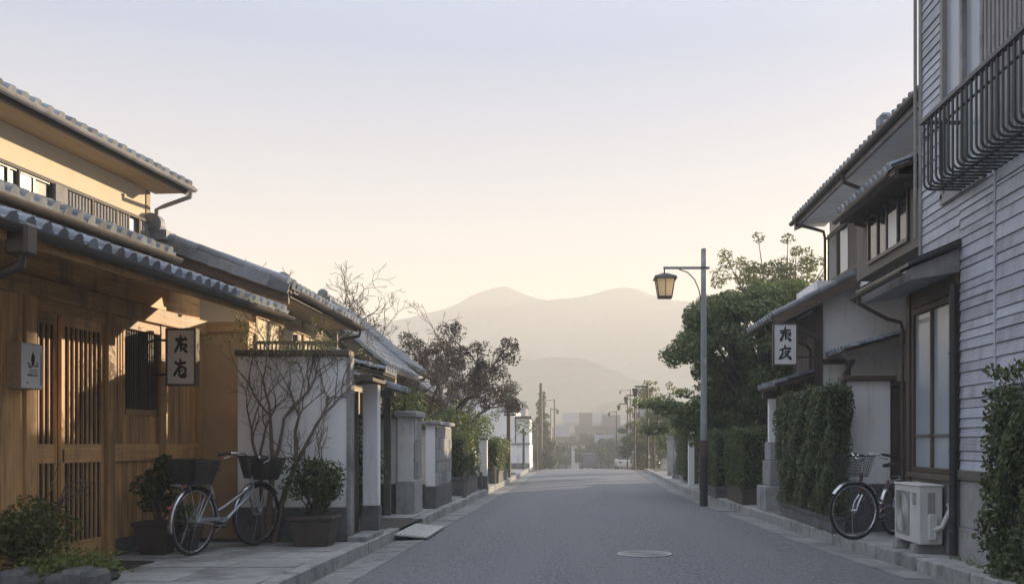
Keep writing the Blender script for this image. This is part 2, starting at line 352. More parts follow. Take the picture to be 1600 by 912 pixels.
# ---- roof tiles
def tile_mesh(name, w, l, th=0.02, mt='roof_tile', hump=0.30, nose=True):
    """a pantile: one round hump and one shallow trough, lying along +y from its lower front edge at y=0"""
    mb = MB(); prof = []
    hw = hump * w
    for k in range(6):
        t = math.pi * k / 5; prof.append((hw - hw * math.cos(t), hw * 0.85 * math.sin(t)))
    for k in range(1, 4):
        t = k / 3; prof.append((2 * hw + (w * 1.02 - 2 * hw) * t, -0.10 * w * math.sin(math.pi * t)))
    n = len(prof)
    vs = [(x, 0, z + th) for x, z in prof] + [(x, l, z + 0.004) for x, z in prof] + [(x, 0, z - 0.012 if i > 5 else max(-0.02, z - th * 1.2)) for i, (x, z) in enumerate(prof)]
    fs = [(i, i + 1, n + i + 1, n + i) for i in range(n - 1)] + [(2 * n + i, 2 * n + i + 1, i + 1, i) for i in range(n - 1)]
    if nose: fs.append(tuple(2 * n + i for i in range(6)))
    mb.add(vs, fs)
    return mb.mesh(name, mt, smooth=True, fix=False)
TILES = {}
def roof_slope(roof, p0, e, s, length, run, pitch, tw=0.22, tl=0.26, rows=None, joined=False, mt='roof_tile', skip=None, name='roof_tile'):
    """tiles on a slope: p0 the lower corner, e along the eave, s horizontal direction up the slope; single tiles are children of the roof"""
    inv = ROOTM.get(root_of(roof).name)
    p0 = Vector(p0); e = Vector(e).normalized(); s = Vector(s).normalized()
    up = (s * math.cos(pitch) + Vector((0, 0, 1)) * math.sin(pitch)).normalized(); nrm = e.cross(up)
    hand = 1
    if nrm.z < 0: nrm = -nrm; hand = -1
    L = run / math.cos(pitch); nc = max(1, round(length / tw)); tw = length / nc
    nr = max(1, round(L / tl)); tl = L / nr
    key = (round(tw, 3), round(tl, 3), mt)
    if key not in TILES: TILES[key] = tile_mesh('roof_tile', tw, tl * 1.12, mt=mt)
    me = TILES[key]; jm = MB()
    vs = [v.co.copy() for v in me.vertices]; fs = [tuple(p.vertices) for p in me.polygons]
    for r_ in range(nr):
        for c_ in range(nc):
            if skip and skip(c_ / nc, r_ / nr): continue
            q = p0 + e * (tw * (c_ if hand > 0 else c_ + 1)) + up * (tl * r_) + nrm * (0.012 + random.uniform(-0.003, 0.003))
            ex = e if hand > 0 else -e
            M = Matrix(((ex.x, up.x, nrm.x, q.x), (ex.y, up.y, nrm.y, q.y), (ex.z, up.z, nrm.z, q.z), (0, 0, 0, 1)))
            M = M @ Matrix.Rotation(random.gauss(0, 0.012), 4, 'Z') @ Matrix.Rotation(random.gauss(0, 0.010), 4, 'X')
            if inv is not None: M = inv @ M
            if joined or (rows is not None and r_ >= rows):
                jm.add([M @ v for v in vs], fs)
            else:
                o = link(name, me, roof); o.matrix_basis = M
    if jm.v:
        o = link('tile_field', jm_mesh(jm, mt), roof); o['kind'] = 'stuff'
def jm_mesh(jm, mt):
    me = bpy.data.meshes.new('tile_field'); me.from_pydata(jm.v, [], jm.f); me.shade_smooth(); me.set_sharp_from_angle(angle=R(40)); me.materials.append(MATS[mt]); return me
def gutter(name, parent, p, q, r=0.05, mt='brown_metal', n=7):
    """half-round gutter with thickness"""
    p, q = Vector(p), Vector(q); d = (q - p).normalized(); a = d.cross(Vector((0, 0, 1))).normalized(); mb = MB(); prof = []
    for k in range(n + 1):
        t = math.pi + math.pi * k / n; prof.append((math.cos(t) * r, math.sin(t) * r))
    for k in range(n, -1, -1):
        t = math.pi + math.pi * k / n; prof.append((math.cos(t) * r * 0.86, math.sin(t) * r * 0.86))
    m = len(prof); vs = [tuple(p + a * u + Vector((0, 0, v))) for u, v in prof] + [tuple(q + a * u + Vector((0, 0, v))) for u, v in prof]
    mb.add(vs, [(i, (i + 1) % m, m + (i + 1) % m, m + i) for i in range(m)])
    half = n + 1
    for i in range(n): mb.add([vs[i], vs[i + 1], vs[m - 2 - i], vs[m - 1 - i]], [(0, 1, 2, 3)]); mb.add([vs[m + i], vs[m + i + 1], vs[2 * m - 2 - i], vs[2 * m - 1 - i]], [(0, 1, 2, 3)])
    return mb.build(name, mt, parent, smooth=True)
def pipe(name, parent, pts, r=0.035, mt='brown_metal', n=10):
    return MB().tube(pts, r, n).build(name, mt, parent, smooth=True)
# ================================================================ the setting
def lerp_poly(tab, y):
    if y <= tab[0][0]: return tab[0][1]
    for (a, u), (b, v) in zip(tab, tab[1:]):
        if y <= b: return u + (v - u) * (y - a) / (b - a)
    return tab[-1][1]
LK = [(-30, -2.55), (9, -2.51), (13.7, -2.46), (22, -2.34), (32, -2.24), (46, -2.2), (400, -2.2)]     # left kerb line
RK = [(-30, 3.75), (6, 3.66), (9.7, 3.48), (13.3, 3.22), (17, 3.08), (21, 2.9), (27, 2.72), (43, 2.9), (400, 2.9)]
def lk(y): return lerp_poly(LK, y)
def rk(y): return lerp_poly(RK, y)
def gz(y):                                    # the street dips beyond a crest
    if y < 44: return 0.0
    d = y - 44
    return -9.0 * (1 - math.exp(-(d * d) / (d + 14) * 0.0040))
ys = [-30 + 2 * i for i in range(38)] + [46 + 4 * i for i in range(14)] + [104 + 12 * i for i in range(16)] + [300, 340, 400, 500, 600, 700]
xs = [-700, -500, -250, -120, -60, -30, -15, -8, -5, -3.2, 0, 3.9, 6, 9, 15, 30, 60, 120, 250, 500, 700]
mb = MB()
for y in ys:
    for x in xs: mb.v.append((x, y, gz(y) - 0.035))
nx = len(xs)
for j in range(len(ys) - 1):
    for i in range(nx - 1): mb.f.append((j * nx + i, j * nx + i + 1, (j + 1) * nx + i + 1, (j + 1) * nx + i))
struct(mb.build('ground', 'earth'))
def strip(name, mt, fl, fr, z, y0, y1, step=1.0, parent=None):
    mb = MB(); n = max(1, int((y1 - y0) / step))
    for i in range(n + 1):
        y = y0 + (y1 - y0) * i / n; mb.v += [(fl(y), y, gz(y) + z), (fr(y), y, gz(y) + z)]
    for i in range(n): mb.f.append((2 * i, 2 * i + 1, 2 * i + 3, 2 * i + 2))
    return mb.build(name, mt, parent)
# the carriageway: slightly crowned
mb = MB(); yy = [-30 + i for i in range(90)] + [60 + 5 * i for i in range(60)]; cols = 9
for y in yy:
    a, b = lk(y) + 0.38, rk(y) - 0.36
    for k in range(cols):
        t = k / (cols - 1); mb.v.append((a + (b - a) * t, y, gz(y) + 0.035 * (1 - (2 * t - 1) ** 2) - 0.004))
for j in range(len(yy) - 1):
    for k in range(cols - 1): mb.f.append((j * cols + k, j * cols + k + 1, (j + 1) * cols + k + 1, (j + 1) * cols + k))
struct(mb.build('road', 'asphalt', smooth=True))
# gutter slabs: concrete channel pieces along both sides
for side, nm in ((-1, 'gutter_left'), (1, 'gutter_right')):
    g = struct(strip(nm, 'joint_soil', (lambda y: lk(y) - 0.02) if side < 0 else (lambda y: rk(y) - 0.39), (lambda y: lk(y) + 0.41) if side < 0 else (lambda y: rk(y) + 0.02), -0.022, -5, 60))
    y = 5.0; me = None
    while y < 44:
        L = 0.6 if y < 24 else 1.2
        e = (lambda q: (lk(q) + 0.003, lk(q) + 0.392)) if side < 0 else (lambda q: (rk(q) - 0.372, rk(q) - 0.003))
        a0, a1 = e(y + 0.006); b0, b1 = e(y + L - 0.006); h = random.uniform(-0.004, 0.002)
        hi, lo = (0.004 + h, -0.012 + h) if side > 0 else (-0.012 + h, 0.004 + h)
        mb = MB().hexa([(a0, y + .006, -.05), (a1, y + .006, -.05), (b1, y + L - .006, -.05), (b0, y + L - .006, -.05)],
                       [(a0, y + .006, hi), (a1, y + .006, lo), (b1, y + L - .006, lo), (b0, y + L - .006, hi)])
        mb.build('gutter_slab', 'gutter_concrete', g); y += L
# pavements and kerb stones
PZ = 0.13
def pavement(name, fl, fr, y0, y1):
    return struct(strip(name, 'joint_soil', fl, fr, PZ - 0.018, y0, y1))
pl = pavement('pavement_left', lambda y: -9.0, lambda y: lk(y) - 0.06, -6, 46)
pr = pavement('pavement_right', lambda y: rk(y) + 0.06, lambda y: 9.0, -6, 46)
for side in (-1, 1):
    k = struct(strip('kerb_left' if side < 0 else 'kerb_right', 'joint_soil', (lambda y: lk(y) - 0.13) if side < 0 else (lambda y: rk(y) + 0.02), (lambda y: lk(y) - 0.02) if side < 0 else (lambda y: rk(y) + 0.13), PZ - 0.02, -6, 46))
    y = 5.0
    while y < 45:
        L = 0.6 if y < 25 else 1.2; g = 0.005
        def e(q): return (lk(q) - 0.15, lk(q)) if side < 0 else (rk(q), rk(q) + 0.15)
        a0, a1 = e(y + g); b0, b1 = e(y + L - g); h = PZ + random.uniform(-0.006, 0.004); j = random.uniform(-0.006, 0.006)
        lowered = side < 0 and 13.6 < y < 15.6
        if lowered: h = 0.06
        MB().hexa([(a0 + j, y + g, -.05), (a1 + j, y + g, -.05), (b1 + j, y + L - g, -.05), (b0 + j, y + L - g, -.05)],
                  [(a0 + j, y + g, h), (a1 + j, y + g, h), (b1 + j, y + L - g, h), (b0 + j, y + L - g, h)]).build('kerb_stone', 'kerb_concrete', k, bevel=0.010)
        y += L
# paving slabs on the left forecourt: rows across the pavement
y = 5.6; row = 0
while y < 12.05:
    dy = random.choice((0.42, 0.5, 0.58)); dy = min(dy, 12.07 - y)
    if dy < 0.2: break
    x = -4.95 + random.uniform(0, 0.3); xe = lambda q: lk(q) - 0.155
    while x < -2.7:
        dx = random.choice((0.62, 0.75, 0.9)); x1 = x + dx
        last = x1 > -2.95
        q0, q1 = (xe(y), xe(y + dy)) if last else (x1, x1)
        h = PZ + random.uniform(-0.005, 0.004); g = 0.005
        MB().hexa([(x + g, y + g, 0.05), (q0 - g, y + g, 0.05), (q1 - g, y + dy - g, 0.05), (x + g, y + dy - g, 0.05)],
                  [(x + g, y + g, h), (q0 - g, y + g, h + .002), (q1 - g, y + dy - g, h), (x + g, y + dy - g, h - .002)]).build('paving_slab', 'paving', pl, bevel=0.004)
        if last: break
        x = x1
    y += dy; row += 1
# further slabs on the left and the right-hand pavement slabs
y = 15.8
while y < 34:
    MB().box(-3.1, lk(y) - 0.16, y + .006, y + 0.85, 0.05, PZ + random.uniform(-.004, .003)).build('paving_slab', 'paving', pl); y += 0.86
y = 5.2
while y < 40:
    L = 0.9
    for a, b in ((0.157, 0.66), (0.668, 1.5)):
        h = PZ + random.uniform(-.005, .004)
        r0, r1 = rk(y), rk(y + L)
        MB().hexa([(r0 + a, y + .005, .05), (r0 + b, y + .005, .05), (r1 + b, y + L - .005, .05), (r1 + a, y + L - .005, .05)],
                  [(r0 + a, y + .005, h), (r0 + b, y + .005, h), (r1 + b, y + L - .005, h), (r1 + a, y + L - .005, h)]).build('paving_slab', 'paving', pr, bevel=0.004)
    y += L
# driveway behind the lowered kerb, side street on the left
struct(MB().hexa([(-6, 13.2, -.03), (lk(13.2) - .15, 13.2, -.03), (lk(16) - .15, 16.2, -.03), (-6, 16.2, -.03)], [(-6, 13.2, .145), (lk(13.2) - .16, 13.2, .07), (lk(16) - .16, 16.2, .07), (-6, 16.2, .145)]).build('driveway', 'paving'))
struct(MB().quad((-16, 38.5, .138), (-2.34, 38.5, .138), (-2.34, 43.5, .138), (-16, 43.5, .138)).build('side_street', 'gutter_concrete'))
struct(MB().quad((3.07, 36.5, .138), (14, 36.5, .138), (14, 41, .138), (3.07, 41, .138)).build('side_lane', 'gutter_concrete'))

# ---- mountains beyond the valley
def hill(name, mt, Y, prof, depth, rough, seed, step=14.0, base=-10.0):
    """a ridge whose crest line follows prof (points of x, y in the photograph's own proportions at distance Y)"""
    rs = np.random.RandomState(seed)
    pts = sorted([((x - 905) * Y / F, CAMZ + (690 - y) * Y / F) for x, y in prof])
    X = np.arange(pts[0][0], pts[-1][0], step); H = np.interp(X, [p[0] for p in pts], [p[1] for p in pts])
    k = np.hanning(5); k /= k.sum(); H = np.convolve(np.pad(H, 2, mode='edge'), k, mode='valid')
    H = H + np.array([sum(math.sin(x * .05 * 2.1 ** i + i * 1.7) / 1.9 ** i for i in range(4)) for x in X]) * .0045 * Y / 6.2
    V = np.linspace(-1, 1, 41); ph = rs.uniform(0, 6.28, (8, 3)); fr = [(0.016 * 1.7 ** i) for i in range(8)]
    mb = MB()
    for v in V:
        f = (1 - abs(v)) ** 0.9 if v < 0 else (1 - v) ** 1.2
        for x, h in zip(X, H):
            y = Y + v * depth
            nz = sum(math.sin(x * fr[i] * 1.3 + ph[i, 0] + 1.3 * math.sin(y * fr[i] + ph[i, 1])) * math.cos(y * fr[i] * 1.1 + ph[i, 2]) / 1.55 ** i for i in range(8))
            z = base + (h - base) * f * (1 + 0.13 * nz * (abs(v) ** 0.5) * rough) + rough * 0.010 * (h - base) * nz * (1 - abs(v)) + rs.normal() * 0.25 * f
            mb.v.append((x, y, max(base, z)))
    n = len(X)
    for j in range(len(V) - 1):
        for i in range(n - 1): mb.f.append((j * n + i, j * n + i + 1, (j + 1) * n + i + 1, (j + 1) * n + i))
    return struct(mb.build(name, mt, smooth=False))
hill('mountain_range', 'mountain', 450, [(-1400, 600), (-300, 540), (100, 530), (400, 515), (560, 506), (610, 499), (650, 491), (700, 479), (735, 461), (760, 450), (785, 443), (808, 452), (838, 465), (868, 470), (900, 464), (940, 455), (980, 448), (1010, 457), (1040, 467), (1090, 474), (1200, 480), (1400, 505), (1700, 540), (2300, 560), (3000, 620)], 110, 1.0, 3, step=5)
hill('wooded_hill', 'mountain', 318, [(300, 640), (500, 600), (640, 572), (740, 560), (790, 558), (830, 560), (870, 558), (900, 558), (930, 568), (960, 580), (1010, 602), (1100, 640), (1250, 690)], 42, 0.8, 5, step=3)
hill('low_hill', 'mountain', 272, [(780, 690), (860, 668), (905, 650), (940, 634), (975, 624), (1000, 628), (1030, 640), (1100, 646), (1200, 640), (1400, 660), (1500, 690)], 24, 1.2, 8, step=2)

# ---- the morning haze: one closed box of thin, even air
mb = MB().box(-720, 720, -60, 720, -11.5, 74)
hz = mb.build('haze', 'mountain'); hz['kind'] = 'stuff'
hm = bpy.data.materials.new('haze'); hm.use_nodes = True; hm.node_tree.nodes.clear()
ho = hm.node_tree.nodes.new('ShaderNodeOutputMaterial'); hv = hm.node_tree.nodes.new('ShaderNodeVolumePrincipled')
hv.inputs['Color'].default_value = (0.97, 0.94, 0.90, 1); hv.inputs['Density'].default_value = 0.0025; hv.inputs['Anisotropy'].default_value = 0.05
hm.node_tree.links.new(hv.outputs[0], ho.inputs['Volume'])
hz.data.materials.clear(); hz.data.materials.append(hm)

# pale streaks coloured onto the carriageway to stand for reflected light
for i, (x, y, w_, l_) in enumerate(((.35, 31.0, 1.5, .16), (.9, 28.2, 1.1, .12), (-.2, 34.5, 1.2, .2), (1.3, 30.0, .8, .1))):
    mk = MB(); n = 14
    up_ = [(x - w_ / 2 + w_ * k / n, y + l_ / 2 + random.gauss(0, l_ * .18) - l_ * .35 * abs(2 * k / n - 1)) for k in range(n + 1)]; dn_ = [(a, y - l_ / 2 + random.gauss(0, l_ * .18) + l_ * .35 * abs(2 * k / n - 1)) for k, (a, b) in enumerate(up_)]
    for k in range(n):
        q = [dn_[k], dn_[k + 1], up_[k + 1], up_[k]]; mk.quad(*[(a, b, .0375) for a, b in q])
    struct(mk.build('reflection_streak', 'reflection_pale', fix=False))
# ================================================================ left side: the wooden house with the lattice front
def onigawara(parent, c, r=0.13, t=0.16, mt='roof_tile', ax=(0, -1, 0)):
    """round ridge-end tile with a collar and a stepped foot"""
    c = Vector(c); ax = Vector(ax)
    mb = MB().tube([c - ax * t * 0.5, c + ax * t * 0.4, c + ax * t * 0.5], [r, r, r * 0.86], 18)
    mb.tube([c + ax * t * 0.5, c + ax * (t * 0.5 + 0.02)], [r * 0.62, r * 0.55], 14)
    side = ax.cross(Vector((0, 0, 1)))
    mb.bar(c - Vector((0, 0, r * 1.0)) - side * r * 1.5, c - Vector((0, 0, r * 1.0)) + side * r * 1.5, t * 0.9, r * 0.9)
    return mb.build('ridge_end', mt, parent, smooth=True)
def ridge(parent, p, q, w=0.2, h=0.16, mt='roof_tile', n=None):
    """stacked flat ridge tiles with round cap tiles, each cap its own piece"""
    p, q = Vector(p), Vector(q); L = (q - p).length; d = (q - p) / L
    base = MB(); layers = max(1, int(h / 0.05))
    for k in range(layers): base.bar(p + Vector((0, 0, 0.025 + k * 0.05)), q + Vector((0, 0, 0.025 + k * 0.05)), w * (1 - 0.1 * k), 0.043)
    rd = base.build('ridge', mt, parent)
    n = n or max(1, round(L / 0.3)); s = L / n; me = None
    top = Vector((0, 0, layers * 0.05))
    for k in range(n):
        mb = MB().tube([p + d * (k * s) + top, p + d * (k * s + s * 0.12) + top, p + d * (k * s + s * 1.03) + top], [w * 0.44, w * 0.44, w * 0.37], 10)
        mb.build('ridge_cap', mt, rd, smooth=True)
    return rd

A = thing('wooden_house', 'two-storey wooden house with lattice sliding door, cream upper wall and grey tiled eaves', 'house', (-4.81, 10.4, PZ), -5.5, local=True)
def ZL(z): return z - PZ                       # heights in this house are given above the pavement
T0 = -4.2                                      # the house goes on out of the picture towards the viewer
# --- ground-floor frame
B('foundation', 'dark_stone', A, -0.5, -0.015, T0, 2.05, 0, 0.17)
for a, b, x in ((-4.2, -4.0, .05), (-2.55, -2.40, .05), (-1.36, -1.20, 0.06), (-0.075, 0.055, 0.075), (1.03, 1.15, 0.05), (1.98, 2.08, 0.03)):
    B('post', 'warm_wood_upright', A, -0.08, x, a, b, 0.0, 2.62, bevel=0.006)
B('beam', 'warm_wood_lengthwise', A, -0.08, 0.085, T0, 2.10, 2.47, 2.64, bevel=0.006)
B('upper_panel', 'warm_wood_lengthwise', A, -0.10, 0.0, T0, 2.06, 2.64, 3.2)
B('lintel', 'warm_wood_lengthwise', A, -0.07, 0.04, -1.20, 1.03, 2.36, 2.468, bevel=0.004)
# backing darkness behind the lattices is a real recessed room wall with glass in front
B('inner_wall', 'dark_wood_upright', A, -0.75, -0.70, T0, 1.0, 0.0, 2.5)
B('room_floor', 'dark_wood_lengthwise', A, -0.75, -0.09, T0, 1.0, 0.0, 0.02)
def lattice_panel(name, y0, y1, x, z0, z1, n, rail=(0.97, 1.15), bottom=0.16, stile=0.055, glass=True, top=0.10):
    d = B(name, 'warm_wood_upright', A, x - 0.018, x + 0.018, y0, y0 + stile, z0, z1, bevel=0.003)
    B('stile', 'warm_wood_upright', d, x - 0.018, x + 0.018, y1 - stile, y1, z0, z1, bevel=0.003)
    B('rail', 'warm_wood_lengthwise', d, x - 0.016, x + 0.016, y0 + stile, y1 - stile, z1 - top, z1)
    if rail: B('rail', 'warm_wood_lengthwise', d, x - 0.018, x + 0.020, y0 + stile, y1 - stile, rail[0], rail[1], bevel=0.003)
    B('rail', 'warm_wood_lengthwise', d, x - 0.016, x + 0.016, y0 + stile, y1 - stile, z0, z0 + bottom)
    zs = [(z0 + bottom, rail[0]), (rail[1], z1 - top)] if rail else [(z0 + bottom, z1 - top)]
    if glass:
        for a, b in zs: B('pane', 'dark_glass', d, x - 0.010, x - 0.004, y0 + stile, y1 - stile, a, b)
    w_ = y1 - y0 - 2 * stile
    for k in range(n):
        c = y0 + stile + w_ * (k + 1) / (n + 1)
        for a, b in zs: B('slat', 'warm_wood_upright', d, x - 0.003, x + 0.016, c - 0.0075, c + 0.0075, a, b)
    return d
lattice_panel('side_panel', -2.39, -1.92, -0.02, 0.02, 2.36, 3)
lattice_panel('side_panel', -1.20, -0.80, -0.025, 0.02, 2.36, 3, stile=0.04)
lattice_panel('sliding_door', -0.80, -0.08, 0.015, 0.02, 2.36, 7, bottom=0.20)
d = lattice_panel('sliding_door', -1.92, -1.37, 0.0, 0.02, 2.36, 5)
B('door_pull', 'dark_metal', A, 0.034, 0.040, -0.785, -0.765, 0.98, 1.10)
B('door_sill', 'grey_wood_lengthwise', A, -0.09, 0.06, -1.2, -0.08, 0.0, 0.02)
# --- lattice window bay between door post and next post
wn = B('lattice_window', 'warm_wood_lengthwise', A, -0.045, 0.01, 0.055, 1.03, 1.46, 1.52, bevel=0.003)
B('pane', 'dark_glass', wn, -0.06, -0.05, 0.055, 1.03, 1.52, 2.36)
for k in range(5):
    c = 0.09 + k * 0.052; B('slat', 'warm_wood_upright', wn, -0.03, 0.022, c, c + 0.024, 0.97, 2.36)
for k in range(14):
    c = 0.37 + k * 0.047; B('slat', 'dark_wood_upright', wn, -0.025, 0.0, c, c + 0.017, 1.50, 2.36)
B('window_frame', 'dark_wood_upright', wn, -0.03, 0.012, 0.335, 0.362, 1.46, 2.36); B('window_frame', 'dark_wood_upright', wn, -0.03, 0.014, 1.0, 1.03, 1.46, 2.36)
# --- boarded panels: battens over boards, with a rail
def boarded(y0, y1, z0, z1, step):
    n = max(1, round((y1 - y0) / step)); s = (y1 - y0) / n
    for k in range(n): B('board', 'warm_wood_upright', A, -0.055, -0.012 + random.uniform(-.004, .004), y0 + k * s + 0.004, y0 + (k + 1) * s - 0.004, z0, z1, bevel=0.003)
    B('backing_board', 'dark_wood_upright', A, -0.075, -0.045, y0, y1, z0, z1)
boarded(0.055, 1.03, 0.17, 0.97, 0.095); boarded(0.37, 1.03, 1.15, 1.46, 0.06)
boarded(1.15, 1.98, 0.17, 0.97, 0.095); boarded(1.15, 1.98, 1.15, 2.0, 0.052)
B('rail', 'warm_wood_lengthwise', A, -0.07, 0.025, 0.055, 1.03, 0.97, 1.15, bevel=0.004); B('rail', 'warm_wood_lengthwise', A, -0.07, 0.022, 1.15, 1.98, 0.97, 1.15, bevel=0.004)
B('plaster_panel', 'ochre_plaster', A, -0.08, -0.02, 1.15, 1.98, 2.0, 2.47)
# wide pilaster at the picture's left edge
B('pilaster', 'warm_wood_upright', A, -0.07, 0.035, -1.66, -1.37, 0.0, 2.47, bevel=0.005)
boarded(-4.0, -2.55, 0.17, 2.47, 0.12)
# --- return wall that faces the viewer where the front ends
rw = MB().box(-0.3, 0.56, 2.085, 2.22, 0.0, 2.62).build('return_wall', 'ochre_plaster', A)
B('corner_post', 'warm_wood_upright', A, 0.50, 0.60, 2.07, 2.24, 0.0, 2.64, bevel=0.005)
B('corner_beam', 'warm_wood_crosswise', A, 0.0, 0.62, 2.065, 2.25, 2.50, 2.63, bevel=0.005)
# --- deep lower eave
EZ = ZL(2.77)
lr = MB().hexa([(0.0, T0, EZ + 0.44), (1.27, T0, EZ - 0.02), (1.27, 1.55, EZ - 0.02), (0.0, 1.55, EZ + 0.44)],
               [(0.0, T0, EZ + 0.475), (1.27, T0, EZ + 0.015), (1.27, 1.55, EZ + 0.015), (0.0, 1.55, EZ + 0.475)]).build('lower_roof', 'roof_board', A)
roof_slope(lr, (1.30, T0, EZ + 0.018), (0, 1, 0), (-1, 0, 0), 1.58 - T0, 1.26, math.atan2(0.46, 1.27), tw=0.19, tl=0.27)
for k in range(19): B('rafter', 'warm_wood_crosswise', lr, 0, 0, 0, 0, 0, 0) if False else MB().hexa(*[[(0.0, T0 + .1 + k * .31, EZ + .37 + dz), (1.22, T0 + .1 + k * .31, EZ - .08 + dz), (1.22, T0 + .145 + k * .31, EZ - .08 + dz), (0.0, T0 + .145 + k * .31, EZ + .37 + dz)] for dz in (0, .058)]).build('rafter', 'warm_wood_crosswise', lr)
B('fascia', 'warm_wood_lengthwise', lr, 1.22, 1.262, T0, 1.55, EZ - 0.10, EZ - 0.022)
g = gutter('gutter', A, (1.325, T0, EZ - 0.0), (1.325, 1.60, EZ - 0.03), 0.055, 'brown_metal')
for k in range(7): MB().tube([(1.25, T0 + .5 + k * .8, EZ - .03), (1.32, T0 + .5 + k * .8, EZ - .062), (1.385, T0 + .5 + k * .8, EZ - .0)], 0.006, 5).build('gutter_bracket', 'brown_metal', g)
MB().box(1.235, 1.40, -3.36, -3.22, EZ - 0.20, EZ + 0.02).build('rain_head', 'brown_metal', A, bevel=0.02)
pipe('downpipe', A, [(1.32, -3.29, EZ - .18), (1.32, -3.29, EZ - .26), (1.15, -3.29, EZ - .33), (0.3, -3.29, EZ - .40), (0.12, -3.29, EZ - .46), (0.12, -3.29, 0.0)], 0.035, 'brown_metal')
# --- middle roof that climbs to the upper wall
MZ = ZL(3.40)
mr = MB().hexa([(-0.78, T0, MZ + 0.33), (0.10, T0, MZ - 0.03), (0.10, 1.18, MZ - 0.03), (-0.78, 1.18, MZ + 0.33)],
               [(-0.78, T0, MZ + 0.36), (0.10, T0, MZ + 0.0), (0.10, 1.18, MZ + 0.0), (-0.78, 1.18, MZ + 0.36)]).build('middle_roof', 'roof_board', A)
roof_slope(mr, (0.13, T0, MZ + 0.005), (0, 1, 0), (-1, 0, 0), 1.20 - T0, 0.90, math.atan2(0.36, 0.88), tw=0.19, tl=0.25)
gutter('gutter', A, (0.16, T0, MZ - 0.02), (0.16, 1.22, MZ - 0.03), 0.055, 'brown_metal')
B('fascia', 'dark_wood_lengthwise', mr, 0.0, 0.10, T0, 1.18, MZ - 0.17, MZ - 0.032)
B('soffit', 'dark_wood_lengthwise', mr, -0.78, 0.0, T0, 1.18, MZ - 0.20, MZ - 0.12)
# --- upper storey
UW = -0.75; UZ0, UZ1 = ZL(3.3), ZL(4.40)
B('upper_wall', 'cream_plaster', A, -6.0, UW, T0, 2.255, UZ0, UZ1 + 0.1)
B('corner_board', 'pale_wood', A, UW - 0.02, UW + 0.012, 2.17, 2.262, UZ0, UZ1)
B('window_head', 'grey_wood_lengthwise', A, UW, UW + 0.07, T0, 2.262, ZL(3.985), ZL(4.02))
B('window_sill', 'grey_wood_lengthwise', A, UW, UW + 0.07, T0, 2.262, ZL(3.62), ZL(3.66))
def shutter(y0, y1, x=UW + 0.045):
    s = B('shutter', 'grey_panel', A, x - 0.02, x, y0, y1, ZL(3.66), ZL(3.985))
    n = max(3, round((y1 - y0) / 0.062))
    for k in range(n): B('shutter_rib', 'grey_panel', s, x, x + 0.012, y0 + (k + .25) * (y1 - y0) / n, y0 + (k + .75) * (y1 - y0) / n, ZL(3.67), ZL(3.975))
for y0, y1 in ((0.42, 0.90), (0.95, 1.40), (1.43, 1.66), (1.93, 2.20), (-3.2, -2.7)): shutter(y0, y1)
for y in (0.40, 0.925, 1.415, 1.675, 1.915, 2.215, 0.20, -0.35): B('window_post', 'grey_wood_upright', A, UW, UW + 0.065, y - 0.014, y + 0.014, ZL(3.66), ZL(3.985))
wn = B('window', 'frosted_glass', A, UW + 0.01, UW + 0.02, 1.69, 1.90, ZL(3.66), ZL(3.985))
wn = B('window', 'dark_glass', A, UW + 0.01, UW + 0.03, -2.6, 0.19, ZL(3.66), ZL(3.985))
for y in (-2.6, -1.9, -1.2, -0.5, -0.1, 0.17): B('window_frame', 'dark_metal', wn, UW + 0.03, UW + 0.05, y - 0.018, y + 0.018, ZL(3.66), ZL(3.985))
B('window_frame', 'dark_metal', wn, UW + 0.03, UW + 0.052, -2.6, 0.19, ZL(3.965), ZL(4.005))
B('inner_blind', 'frosted_glass', wn, UW + 0.03, UW + 0.036, -0.33, -0.12, ZL(3.66), ZL(3.965))
B('box_panel', 'grey_panel', A, UW, UW + 0.09, 0.20, 0.40, ZL(3.60), ZL(3.99))
UE = ZL(4.47)
ur = MB().hexa([(-3.6, T0, UE + 1.40), (-0.30, T0, UE - 0.04), (-0.30, 2.42, UE - 0.04), (-3.6, 2.42, UE + 1.40)],
               [(-3.6, T0, UE + 1.45), (-0.30, T0, UE + 0.0), (-0.30, 2.42, UE + 0.0), (-3.6, 2.42, UE + 1.45)]).build('upper_roof', 'roof_board', A)
MB().hexa([(-6.9, T0, UE - 0.04), (-3.6, T0, UE + 1.40), (-3.6, 2.42, UE + 1.40), (-6.9, 2.42, UE - .04)], [(-6.9, T0, UE), (-3.6, T0, UE + 1.45), (-3.6, 2.42, UE + 1.45), (-6.9, 2.42, UE)]).build('rear_slope', 'roof_tile', ur)
roof_slope(ur, (-0.26, T0, UE + 0.0), (0, 1, 0), (-1, 0, 0), 2.44 - T0, 3.34, math.atan2(1.45, 3.3), tw=0.19, tl=0.26, rows=2)
B('soffit', 'pale_wood', ur, UW, -0.33, T0, 2.40, UE - 0.062, UE - 0.045)
B('fascia', 'grey_wood_lengthwise', ur, -0.35, -0.305, T0, 2.42, UE - 0.075, UE - 0.042)
MB().hexa([(-3.6, 2.30, UE + 1.28), (-0.30, 2.30, UE - .10), (-0.30, 2.435, UE - .10), (-3.6, 2.435, UE + 1.28)], [(-3.6, 2.30, UE + 1.40), (-.30, 2.30, UE - .042), (-.30, 2.435, UE - .042), (-3.6, 2.435, UE + 1.40)]).build('barge_board', 'grey_wood_crosswise', ur)
MB().prism([(-6.0, UZ1 + .1), (UW, UZ1 + .1), (-3.4, UE + 1.25)], 'y', 2.1, 2.25).build('gable', 'cream_plaster', A)
gutter('gutter', A, (-0.235, T0, UE - 0.0), (-0.235, 2.40, UE - 0.012), 0.045, 'grey_panel')
